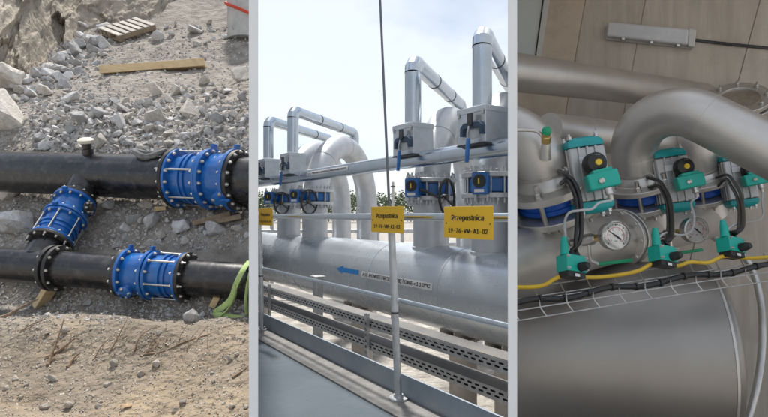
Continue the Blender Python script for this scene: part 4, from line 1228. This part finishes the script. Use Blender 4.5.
# ---- frame of the valve row
V1 = P(549, 193, 2.80)
rdir = V((0.755, 0.652, 0.062)).normalized()
AX = V((-0.41, -0.43, 0.81)).normalized()            # axis of the valve stubs
AXp = (AX - rdir * AX.dot(rdir) * 0.15).normalized()
STEP = 1.14
SR = 0.145
BOLT_R = bolt_mesh('bolt', 'bolt_steel', 0.040, 0.62, 0.7)
BOLT_RS = bolt_mesh('bolt', 'bolt_steel', 0.026, 0.6, 0.5)
FR_ = SR + 0.112
def along(p, q): return p + rdir * q
NAMES = ['nearest the partition', 'middle one', 'farthest right']
for i in range(3):
    vc = along(V1, STEP * i)
    t = thing('butterfly_valve', 'blue butterfly valve between steel flanges, ' + NAMES[i], 'valve', vc - AXp * 0.06, 'butterfly valves of the actuator row')
    obj('body', MB().lathe(vc - AXp * 0.053, AXp, [(0, SR + 0.01), (0.012, SR + 0.045), (0.036, SR + 0.045), (0.040, SR + 0.036), (0.066, SR + 0.036), (0.070, SR + 0.045), (0.094, SR + 0.045), (0.106, SR + 0.01)], 40), 'blue_body', t, bevel=0.004)
    e1, e2 = perp(AXp)
    for k in range(8):
        a_ = 2 * PI * (k + 0.3) / 8
        p0 = vc + e1 * ((SR + 0.072) * math.cos(a_)) + e2 * ((SR + 0.072) * math.sin(a_))
        obj('stud', MB().tube([p0 - AXp * 0.16, p0 + AXp * 0.16], 0.0135, 8), 'bolt_steel', t)

# branch stubs with flanges, below and above the valves
header_off = -AXp * 0.37
HRr = 0.150
tH = thing('collector_pipe', 'brushed steel collector pipe below the row of valves', 'pipe', V1 + header_off - V((0, 0, HRr)))
h0 = along(V1 + header_off, -0.9); h1 = along(V1 + header_off, STEP * 2 + 0.22)
obj('shell', MB().lathe(h0, rdir, [(0, HRr), ((h1 - h0).length, HRr), ((h1 - h0).length + 0.05, HRr * 0.86), ((h1 - h0).length + 0.08, HRr * 0.5)], 44), 'pickled_steel', tH)
for s_, nm in ((0.60, 'flange'), (0.665, 'flange')):
    c = along(V1 + header_off, s_)
    f_ = obj(nm, MB().lathe(c, rdir, [(0, HRr), (0, HRr + 0.042), (0.03, HRr + 0.042), (0.03, HRr)], 44), 'flange_steel', tH, bevel=0.004)
    bolt_ring(f_, BOLT_RS, c + rdir * (0.03 if s_ > 0.63 else 0.0), rdir * (1 if s_ > 0.63 else -1), HRr + 0.024, 10)
for i in range(3):
    vc = along(V1, STEP * i)
    st = obj('branch_stub', MB().lathe(vc + header_off, AXp, [(0.08, SR * 1.15), (0.17, SR * 1.02), (0.20, SR), (0.30, SR)], 40), 'pickled_steel', tH)
    obj('weld_seam', MB().ringpart(vc + header_off, AXp, 0.195, 0.207, SR - 0.005, SR + 0.004, 40), 'flange_steel', st)
    f_ = obj('flange', MB().lathe(vc - AXp * 0.092, AXp, [(-0.05, SR), (-0.012, SR + 0.03), (0, SR + 0.035), (0, FR_), (0.037, FR_), (0.037, SR)], 44), 'flange_steel', tH, bevel=0.004)
    bolt_ring(f_, BOLT_R, vc - AXp * 0.092, -AXp, SR + 0.072, 8, 0.3)
# upper pipes
back = (V((0.30, 0.95, 0)) ).normalized()
def upper(i, label, path, extra=None):
    vc = along(V1, STEP * i)
    t = thing('steel_pipe', label, 'pipe', vc + AXp * 0.06)
    f_ = obj('flange', MB().lathe(vc + AXp * 0.055, AXp, [(0, SR), (0, FR_), (0.037, FR_), (0.037, SR + 0.035), (0.05, SR + 0.03), (0.085, SR)], 44), 'flange_steel', t, bevel=0.004)
    bolt_ring(f_, BOLT_R, vc + AXp * 0.092, AXp, SR + 0.072, 8, 0.3)
    obj('shell', MB().tube([vc + AXp * 0.06, vc + AXp * 0.14] + path, SR, 44), 'pickled_steel', t)
    obj('weld_seam', MB().ringpart(vc, AXp, 0.145, 0.157, SR - 0.005, SR + 0.004, 40), 'flange_steel', t)
    return t
def bend_path(p0, a, b, r, n=12):
    """quarter-like bend from direction a to direction b starting at p0"""
    a, b = a.normalized(), b.normalized()
    ang = a.angle(b); nrm = (b - a * b.dot(a)).normalized()
    return [p0 + a * (r * math.sin(ang * k / n)) + nrm * (r * (1 - math.cos(ang * k / n))) for k in range(n + 1)]
# first: elbow turning back and left
vc = along(V1, 0)
bp = bend_path(vc + AXp * 0.15, AXp, V((-0.55, 0.83, 0.05)), 0.22)
t0 = upper(0, 'short steel elbow on the nearest valve, turning back beside the partition', bp + [bp[-1] + V((-0.55, 0.83, 0.05)).normalized() * 0.5])
nz = P(546, 144, 2.50); nd = (AXp * 0.95 + V((0.22, -0.15, 0))).normalized()
nb = obj('nozzle', MB().lathe(nz - nd * 0.08, nd, [(0, 0.028), (0.07, 0.022), (0.09, 0.018)], 16), 'flange_steel', t0)
obj('fitting', MB().lathe(nz + nd * 0.005, nd, [(0, 0.022), (0.03, 0.024), (0.035, 0.018), (0.05, 0.02)], 6), 'brass', t0)
obj('cap', MB().lathe(nz + nd * 0.055, nd, [(0, 0.021), (0.018, 0.023), (0.03, 0.015)], 16), 'green', t0)
tag(obj('impulse_tube', MB().tube(smooth_path([P(510, 130, 2.48), P(528, 130, 2.48), P(538, 132, 2.49), P(545, 140, 2.50)], 5), 0.009, 8), 'bolt_steel'), 'thin bent steel tube leading from the partition to the brass fitting', 'tube')
# second: large bend turning right and towards the camera
vc = along(V1, STEP)
pe = P(672, 112, 3.32); pf = P(800, 176, 2.95)
b2 = (pf - pe).normalized()
ups = (AXp + V((0.02, 0.1, 0.12))).normalized()
r2 = 0.28
ang = ups.angle(b2); nrm = (b2 - ups * b2.dot(ups)).normalized()
# the bend ends on the line pe-pf: find its start above the valve
startp = vc + AXp * 0.14
endv = [startp + ups * (0.08 + r2 * math.sin(ang * k / 14)) + nrm * (r2 * (1 - math.cos(ang * k / 14))) for k in range(15)]
far_end = endv[-1] + b2 * 1.5
t1 = upper(1, 'big steel pipe bend rising from the middle valve and sweeping to the right edge', endv + [far_end])
for k in (0, 14): 
    ax = ups if k == 0 else b2
    obj('weld_seam', MB().ringpart(endv[k], ax, -0.006, 0.006, SR - 0.005, SR + 0.0035, 44), 'pickled_steel', t1)
# third: straight up then back behind the big pipe
vc = along(V1, STEP * 2)
bp = bend_path(vc + AXp * 0.26, AXp, V((0.25, 0.95, 0.1)), 0.24)
upper(2, 'steel elbow on the farthest valve, half hidden behind the big bend', bp + [bp[-1] + V((0.25, 0.95, 0.1)) * 0.8])
# pipe behind the row
r0, r1 = P(548, 131, 3.6), P(760, 153, 5.0)
tr_ = thing('steel_pipe', 'steel pipe running behind the actuators just above the valves', 'pipe', lerp(r0, r1, 0.5) - V((0, 0, 0.13)))
obj('shell', MB().tube([r0, r1], 0.125, 36), 'pickled_steel', tr_)
obj('weld_seam', MB().ringpart(lerp(r0, r1, 0.12), (r1 - r0), -0.006, 0.006, 0.12, 0.129, 36), 'flange_steel', tr_)
for px, wd in ((574, 12), (590, 7)):
    c = P(px, 127, 4.2)
    tag(obj('pipe_bracket', MB().prism([c + V((-0.07, 0, 0.06)), c + V((0.10, 0.02, -0.03)), c + V((0.06, 0.02, -0.06)), c + V((-0.08, 0, 0.0))], V((0, 0.05, 0))), 'black_rubber'), 'small dark bracket on the wall side ' + ('left' if px < 580 else 'right') + ' of the pair above the first actuator', 'bracket')
# upper duct
dA, dB = P(500, 70.5, 4.0), P(712, 98, 5.9)
td = thing('steel_pipe', 'thick straight steel pipe crossing the room high up from the partition', 'pipe', lerp(dA, dB, 0.5) - V((0, 0, 0.15)))
dax = (dB - dA).normalized()
obj('shell', MB().lathe(dA - dax * 0.6, dax, [(0, 0.150), ((dB - dA).length + 0.6, 0.150)], 44), 'pickled_steel', td)
obj('weld_seam', MB().ringpart(P(682, 94.2, 5.63), dax, -0.007, 0.007, 0.145, 0.154, 44), 'flange_steel', td)
# blind flange dish where it ends
cf = P(739, 101, 5.3); nf = V((-0.30, -0.62, 0.72)).normalized()
tf = thing('pipe_flange', 'round bolted steel flange with dished cover above the big bend', 'flange', cf - nf * 0.08)
f_ = obj('rim', MB().ringpart(cf, nf, 0, 0.05, 0.17, 0.275, 48), 'flange_steel', tf, bevel=0.006)
obj('lower_rim', MB().ringpart(cf, nf, -0.07, -0.02, 0.15, 0.29, 48), 'flange_steel', tf, bevel=0.006)
obj('dish', MB().lathe(cf, nf, [(-0.05, 0.172), (0.03, 0.172), (0.02, 0.14), (0.0, 0.05), (0.0, 0.001)], 40), 'bolt_steel', tf)
obj('neck', MB().lathe(cf, -nf, [(0.05, 0.15), (0.5, 0.15)], 36), 'pickled_steel', tf)
bolt_ring(f_, BOLT_R, cf + nf * 0.05, nf, 0.225, 8)

# ---- actuators
ACT = [((586, 172), 62, 2.62, (595.8, 163), (601.5, 181)), ((670.5, 178), 52, 3.36, (684.7, 167), (689, 182)), ((737, 178), 45, 4.05, (751, 169), (755, 179.5))]
pos_box = []
for i, (ctr, hpx, d, knob, sol) in enumerate(ACT):
    c = P(ctr[0], ctr[1], d)
    view = to_cam(c)
    la = P(ctr[0] + 0.18 * 50, ctr[1] + 50, d) - c; la.normalize()              # long axis, downwards
    la = (la + view * 0.12).normalized()
    fr = (view * 0.93 + V((0.30, 0, 0.22))).normalized(); fr = (fr - la * fr.dot(la)).normalized()   # front face normal
    sd = la.cross(fr).normalized()
    if sd.x < 0: sd = -sd
    H = hpx * d / F * 1.22
    c = c - UP * 0.02
    hw, hd = H * 0.24, H * 0.19
    t = thing('valve_actuator', 'pneumatic actuator with ribbed aluminium body and teal end caps, ' + NAMES[i], 'actuator', c + la * (H * 0.5), 'pneumatic actuators of the valve row')
    body = obj('body', MB().box(c, sd * hw, fr * hd, la * (H * 0.36)), 'alu', t, bevel=H * 0.03)
    for k in (-1, 0, 1):
        obj('rib', MB().box(c + sd * (hw * 0.45 * k) + fr * (hd + H * 0.008), sd * (H * 0.016), fr * (H * 0.012), la * (H * 0.355)), 'alu', t, bevel=H * 0.005)
    for k in (-1, 0, 1):
        obj('rib', MB().box(c + fr * (hd * 0.55 * k) - sd * (hw + H * 0.006), fr * (H * 0.02), sd * (H * 0.01), la * (H * 0.355)), 'alu', t, bevel=H * 0.005)
    for s_ in (-1, 1):
        cc = c + la * (s_ * H * 0.365)
        b = MB()
        prof = [(1.03, 0.0), (1.05, 0.045), (0.98, 0.085), (0.78, 0.125), (0.45, 0.145)]
        rings = []
        for sc_, off in prof:
            i0 = len(b.v)
            for k in range(24):
                a_ = 2 * PI * k / 24
                cx_, sy_ = math.cos(a_), math.sin(a_)
                q = max(abs(cx_) , abs(sy_)); q = lerp(1, q, 0.75)
                b.v.append(cc + sd * (hw * sc_ * cx_ / q) + fr * (hd * sc_ * sy_ / q) + la * (s_ * H * off))
            rings.append(i0)
        for x, y in zip(rings, rings[1:]): b.bridge(x, y, 24)
        b.f.append(tuple(rings[0] + k for k in range(24))); b.f.append(tuple(rings[-1] + k for k in range(24)))
        cap = obj('end_cap', b, 'teal', t)
        for x, y in ((-0.72, 0.6), (0.72, 0.6), (-0.72, -0.6), (0.72, -0.6)):
            inst('bolt', BOLT_RS, cap, frame(cc + sd * (hw * x) + fr * (hd * y) + la * (s_ * H * 0.11), la * s_))
    obj('rating_plate', MB().box(c + fr * (hd + H * 0.022) - sd * (hw * 0.22) - la * (H * 0.18), sd * (H * 0.075), fr * 0.001, la * (H * 0.045)), 'label_white', t, smooth=0)
    # blue mounting neck to the valve
    vc = along(V1, STEP * i)
    tgt = vc + (c + la * (H * 0.12) - vc) * 0.38
    obj('mounting_neck', MB().tube([c + la * (H * 0.22) - fr * (hd * 0.8), lerp(c + la * (H * 0.2), tgt, 0.6), tgt], [0.05, 0.045, 0.06], 16), 'blue_body', t)
    # indicator knob and its block
    kc = P(knob[0], knob[1], d - 0.16); kn = (to_cam(kc) * 0.9 + V((0.35, 0, 0.12))).normalized()
    kr_ = H * 0.135
    kb_ = obj('position_indicator', MB().lathe(kc - kn * 0.05, kn, [(0, kr_ * 0.8), (0.012, kr_), (0.055, kr_), (0.07, kr_ * 0.86), (0.075, kr_ * 0.5), (0.08, 0.001)], 32), 'black_rubber', t)
    obj('indicator_dot', MB().lathe(kc + kn * 0.024, kn, [(0, kr_ * 0.30), (0.012, kr_ * 0.28), (0.013, 0.001)], 20), 'yellow_dot', kb_)
    e1, e2 = perp(kn)
    obj('window', MB().box(kc + kn * 0.018 - e2 * (kr_ * 0.62), e1 * (kr_ * 0.2), e2 * (kr_ * 0.14), kn * 0.004), 'alu', kb_)
    obj('indicator_shaft', MB().tube([kc - kn * 0.05, c + fr * (hd * 0.8) + sd * (hw * 0.3)], kr_ * 0.55, 16), 'black_rubber', t)
    sb = P(sol[0], sol[1], d - 0.18)
    sx = (sd * 0.95 + V((0.1, -0.1, 0.12))).normalized(); sz = (-la - sx * (-la).dot(sx)).normalized(); sy = sx.cross(sz).normalized()
    so = obj('switch_block', MB().box(sb, sx * (H * 0.185), sy * (H * 0.12), sz * (H * 0.10)), 'green_teal', t, bevel=H * 0.02)
    obj('switch_block_cap', MB().box(sb + sz * (H * 0.11) + sx * (H * 0.02), sx * (H * 0.12), sy * (H * 0.09), sz * (H * 0.03)), 'green_teal', so, bevel=H * 0.012)
    inst('bolt', BOLT_RS, so, frame(sb + to_cam(sb) * (H * 0.11), to_cam(sb)))
    pl0 = sb - sz * (H * 0.10) + sx * (H * 0.05) + to_cam(sb) * 0.03
    obj('plug', MB().lathe(pl0, -sz, [(0, 0.018), (0.03, 0.018), (0.035, 0.013), (0.06, 0.011)], 14), 'bolt_steel', so)
    gl = []
    for q in (-0.10, 0.06):
        g0 = c - sd * (hw + 0.01) + la * (H * q) + fr * (hd * 0.4)
        gdir = (-sd + fr * 0.5 + la * 0.1).normalized()
        obj('cable_gland', MB().lathe(g0 - gdir * 0.02, gdir, [(0, 0.019), (0.03, 0.019), (0.034, 0.014), (0.06, 0.014)], 8), 'bolt_steel', t)
        gl.append(g0 + gdir * 0.05)
    pos_box.append((pl0 - sz * 0.06, gl, d))

# junction boxes on the tray, cables
JB = [((571.5, 264.5), 27, 2.40), ((662.5, 254.5), 25, 2.50), ((730.5, 245.5), 24, 2.60)]
tray_dir = rdir
for i, (ctr, wpx, d) in enumerate(JB):
    c = P(ctr[0], ctr[1], d)
    W = wpx * d / F / 2
    ex = (rdir * 0.55 + V((0.6, 0, -0.22))).normalized(); vz = V((-0.12, 0.25, 1)).normalized(); vz = (vz - ex * vz.dot(ex)).normalized(); ey = vz.cross(ex).normalized()
    t = thing('junction_box', 'teal junction box on a black base on the wire tray, ' + NAMES[i], 'junction box', c - vz * (W * 1.1), 'teal junction boxes on the wire tray')
    cas = obj('casing', MB().box(c, ex * (W * 0.92), ey * (W * 0.62), vz * (W * 0.62)), 'green_teal', t, bevel=W * 0.07)
    obj('lid_line', MB().box(c + vz * (W * 0.62), ex * (W * 0.78), ey * (W * 0.48), vz * (W * 0.05)), 'green_teal', cas, bevel=W * 0.03)
    for x_ in (-0.8, 0.8):
        for z_ in (-0.45, 0.45): inst('screw', BOLT_RS, cas, frame(c + ex * (W * x_) - ey * (W * 0.60) + vz * (W * z_), -ey) @ Matrix.Scale(0.45, 4))
    obj('base', MB().box(c - vz * (W * 0.80), ex * (W * 0.80), ey * (W * 0.54), vz * (W * 0.24)), 'black_rubber', t, bevel=W * 0.05)
    obj('name_plate', MB().box(c - ey * (W * 0.63) - ex * (W * 0.05) - vz * (W * 0.9), ex * (W * 0.2), ey * (W * 0.02), vz * (W * 0.1)), 'label_white', t)
    obj('name_plate', MB().box(c + vz * (W * 0.675) - ex * (W * 0.25), ex * (W * 0.22), ey * (W * 0.13), vz * (W * 0.012)), 'label_white', cas)
    tops = []
    for q in (-0.72, 0.12, 0.55):
        g0 = c + vz * (W * 0.6) + ex * (W * q) + ey * (W * 0.1 if q > -0.5 else -W * 0.15)
        m = 'green_teal' if q < -0.5 else 'black_rubber'
        h = 0.085 if q < -0.5 else 0.03
        obj('cable_gland', MB().lathe(g0, vz, [(0, 0.021), (h * 0.6, 0.018), (h, 0.012)], 14), m, t)
        tops.append(g0 + vz * h)
    obj('side_gland', MB().lathe(c + ex * (W * 0.3) - ey * (W * 0.6) - vz * (W * 0.25), -ey, [(0, 0.022), (0.03, 0.02), (0.05, 0.013)], 12), 'black_rubber', t)
    pl, gl, da = pos_box[i]
    for k in (0, 1):
        g0, g1 = gl[k], tops[k + 1]
        cp = [[(567, 176), (573, 181), (579, 194), (581.5, 215), (580, 240)], [(566, 180), (572, 188), (576.5, 203), (577, 222), (575.5, 242)],
              [(659, 181), (664, 188), (670, 200), (672, 218), (671, 238)], [(658, 186), (663, 193), (667, 205), (668.5, 222), (667.5, 240)],
              [(727, 175), (733, 181), (740, 193), (743, 210), (742, 228)], [(726, 179), (731, 186), (737, 197), (739.5, 212), (738.5, 230)]][i * 2 + k]
        mids = [P(x, y, lerp(da - 0.16, d + 0.02, (q / 4) ** 1.3)) for q, (x, y) in enumerate(cp)]
        tag(obj('black_cable', MB().tube(smooth_path([g0] + mids + [g1], 6), 0.0105, 10), 'black_cable'), ('outer' if k == 0 else 'inner') + ' black cable curving from the actuator to its junction box, ' + NAMES[i], 'cable', 'black actuator cables')
    grey = {0: [P(599, 203, 2.36), P(592, 209, 2.33), P(580, 210.5, 2.33), P(569, 213, 2.36), P(564.5, 223, 2.40), P(565.5, 238, 2.43)],
            1: [P(691, 203, 3.08), P(694, 216, 2.98), P(692, 230, 2.85), P(682, 235, 2.7), P(666, 233, 2.58), P(657, 238, 2.5)],
            2: [P(762, 204, 3.7), P(763, 214, 3.5), P(758, 220, 3.2), P(746, 222, 2.95), P(734, 225, 2.7), P(726, 230, 2.6)]}[i]
    tag(obj('grey_cable', MB().tube(smooth_path([pl] + grey + [tops[0]], 6), 0.0058, 8), 'grey_cable'), 'thin grey cable looping from the switch block to the junction box, ' + NAMES[i], 'cable', 'grey switch cables')

# ---- pressure gauges
GA = [((614.8, 235.8), 14.2, 2.50, (0.42, -0.28, 0.02), 'nearer pressure gauge with white dial in front of the collector flange', (585, 240)),
      ((695.4, 230.0), 12.9, 3.20, (0.62, -0.22, 0.0), 'farther pressure gauge with white dial between the middle and last junction box', (668, 234))]
for (ctr, rpx, d, tn, lb, fit) in GA:
    c = P(ctr[0], ctr[1], d); r = rpx * d / F
    n = (to_cam(c) + V(tn)).normalized()
    up = (UP - n * UP.dot(n)).normalized(); rt = up.cross(n).normalized()
    t = thing('pressure_gauge', lb, 'gauge', c - UP * r, 'pressure gauges on the collector pipe')
    obj('case', MB().lathe(c - n * 0.055, n, [(0, r * 0.8), (0.01, r * 0.96), (0.055, r * 0.98), (0.06, r * 1.04), (0.068, r * 1.04), (0.072, r * 0.97), (0.066, r * 0.92)], 48), 'bolt_steel', t)
    dl = obj('dial', MB().lathe(c, n, [(0, r * 0.93), (0.011, r * 0.93)], 48), 'dial', t)
    f0 = c + n * 0.0125
    for k in range(31):
        a_ = R(225 - 270 * k / 30); big = k % 5 == 0
        dr = rt * math.cos(a_) + up * math.sin(a_); tg = -rt * math.sin(a_) + up * math.cos(a_)
        ra, rb = r * (0.70 if big else 0.76), r * 0.83
        obj('tick', MB().box(f0 + dr * ((ra + rb) / 2), dr * ((rb - ra) / 2), tg * (0.0016 if big else 0.0009), n * 0.0006), 'ink', dl, smooth=0)
    pts = [f0 + (rt * math.cos(a_) + up * math.sin(a_)) * (r * 0.58) for a_ in [R(225 - 270 * k / 30) for k in range(31)]]
    obj('red_scale', MB().tube(pts, 0.0009, 6), 'dial_red', dl)
    for k, s_ in enumerate(('0', '2', '4', '6', '8', '10')):
        a_ = R(225 - 270 * k / 5); pc_ = f0 + (rt * math.cos(a_) + up * math.sin(a_)) * (r * 0.46) + n * 0.0006
        m_, _w = text_mesh('t', s_, r * 0.2, lambda x, y, h: pc_ + rt * x + up * y, 'ink'); obj('numeral', m_, 'ink', dl, smooth=0)
    m_, _w = text_mesh('t', 'bar', r * 0.2, lambda x, y, h: f0 + n * 0.0006 - up * (r * 0.35) + rt * x + up * y, 'ink'); obj('numeral', m_, 'ink', dl, smooth=0)
    nd_ = (rt * math.cos(R(-36)) + up * math.sin(R(-36)))
    tn_ = n.cross(nd_)
    obj('needle', MB().prism([f0 - nd_ * (r * 0.66), f0 + tn_ * 0.003, f0 + nd_ * (r * 0.42) + tn_ * 0.0035, f0 + nd_ * (r * 0.42) - tn_ * 0.0035, f0 - tn_ * 0.003], n * 0.003), 'ink', t, smooth=0)
    obj('needle_hub', MB().lathe(f0, n, [(0, r * 0.07), (0.006, r * 0.06)], 16), 'ink', t)
    fp = P(fit[0], fit[1], d + 0.16)
    bk = c - n * 0.05
    ax = (fp - bk).normalized(); ln = (fp - bk).length
    obj('brass_nut', MB().lathe(bk + ax * (r * 0.55), ax, [(0, 0.020), (0.045, 0.020)], 6), 'brass', t)
    vv = obj('needle_valve', MB().lathe(bk + ax * (r * 0.55 + 0.04), ax, [(0, 0.018), (0.02, 0.03), (0.075, 0.03), (0.085, 0.02), (0.12, 0.02), (ln, 0.02)], 16), 'bolt_steel', t)
    lp = bk + ax * (r * 0.55 + 0.08)
    hp = smooth_path([lp - UP * 0.02, lp - UP * 0.10 + rt * 0.01, lp - UP * 0.125 + rt * 0.05], 5)
    obj('valve_lever', MB().tube(hp, 0.009, 8), 'bolt_steel', vv)
    obj('lever_sleeve', MB().tube([hp[-1], hp[-1] + rt * 0.17 + UP * 0.02], 0.010, 10), 'green', vv)

# ---- wire basket tray with cables
tb = thing('wire_tray', 'steel wire basket tray running along the row in front of the vessel', 'cable tray', P(640, 300, 2.8))
kd = lambda px: interp([(505, 2.28), (571, 2.36), (662, 2.46), (731, 2.54), (790, 2.62)], px)
def tp_(px, off, near): return P(px, interp([(505, 301), (571, 291), (662, 277), (731, 267), (790, 259)], px) + off * 2.6 / kd(px), kd(px) - near)
LW = [(-9, -0.10), (0, 0.0), (2.5, 0.04), (10, 0.09), (19, 0.10)]
for off, near in LW:
    obj('long_wire', MB().tube([tp_(x, off, near) for x in range(505, 796, 10)], 0.0029, 8), 'tray_wire', tb)
sx = 512.0
while sx < 792:
    pts = [tp_(sx - 6, -9, -0.10), tp_(sx - 2, -1, -0.01), tp_(sx, 1, 0.035), tp_(sx + 1, 10, 0.09), tp_(sx + 7, 18.5, 0.10)]
    obj('cross_wire', MB().tube(smooth_path(pts, 4), 0.0029, 8), 'tray_wire', tb)
    sx += 26 * 2.4 / kd(sx)
tag(obj('black_cable', MB().tube(smooth_path([tp_(x, 4 + 2.0 * math.sin(x * 0.08), 0.045) for x in range(505, 800, 14)], 4), 0.0135, 10), 'black_cable'), 'long black cable lying along the wire tray', 'cable')
for x in range(540, 790, 24):
    p = tp_(x, 4 + 2.0 * math.sin(x * 0.08), 0.045); ax = tp_(x + 3, 4, 0.045) - tp_(x - 3, 4, 0.045)
    tag(obj('cable_tie', MB().ringpart(p, ax, -0.006, 0.006, 0.012, 0.018, 12), 'black_rubber'), 'black cable tie around the long cable on the wire tray', 'cable tie', 'cable ties on the wire tray')
YC = [(505, 286.5), (530, 287), (545, 284.5), (560, 276.5), (583, 277), (600, 277), (624, 274), (640, 270), (654, 263.5), (676, 266), (690, 262), (708, 262.5), (724, 256), (745, 258), (768, 257), (795, 255)]
tag(obj('yellow_cable', MB().tube(smooth_path([P(x, y, kd(x) + 0.05) for x, y in YC], 5), 0.0095, 10), 'yellow_cable'), 'yellow cable looping between the teal junction boxes', 'cable')

# ---- vessel at the bottom
eC = P(704, 350, 3.20); lC = P(517, 347, 3.50)
vax = (eC - lC).normalized(); VR = 0.55
tv2 = thing('steel_vessel', 'large brushed steel vessel filling the bottom of the actuator room', 'vessel', V((eC.x, eC.y, eC.z - VR)))
s_ = lC - vax * 1.6; ln = (eC - s_).length
obj('shell', MB().lathe(s_, vax, [(0, VR), (ln, VR)], 96), 'vessel_steel', tv2)
obj('weld_seam', MB().ringpart(eC, vax, -0.006, 0.006, VR - 0.01, VR + 0.004, 96), 'flange_steel', tv2)
obj('dished_end', MB().lathe(eC, vax, [(0, VR)] + [(0.13 * math.sin(a_), VR * math.cos(a_)) for a_ in [PI / 2 * k / 12 for k in range(1, 12)]] + [(0.13, 0.002)], 96), 'vessel_steel', tv2)
for f_ in (0.35, 0.8):
    c = s_ + vax * (ln * f_)
    b = MB().box(V((c.x, c.y, (c.z - VR * 0.8 + GROUND_Z) / 2)), vax * 0.06, vax.cross(UP) * 0.35, UP * ((c.z - VR * 0.8 - GROUND_Z) / 2))
    obj('saddle', b, 'vessel_steel', tv2)
# bent tube beyond the vessel's end
arc_p = smooth_path([P(690, 215, 4.5), P(712, 236, 4.45), P(741, 254, 4.3), P(753, 272, 4.25), P(760.5, 300, 4.15), P(762.5, 330, 4.0), P(761, 360, 3.9), P(756, 390, 3.8), P(748, 420, 3.75), P(736, 450, 3.7)], 6)
tag(obj('bent_tube', MB().tube(arc_p, 0.026, 14), 'flange_steel'), 'slim bent steel tube curving past the right end of the vessel', 'tube')
# vertical support post between the collector and the vessel
a, e = P(722, 246, 4.3), P(733, 300, 4.2)
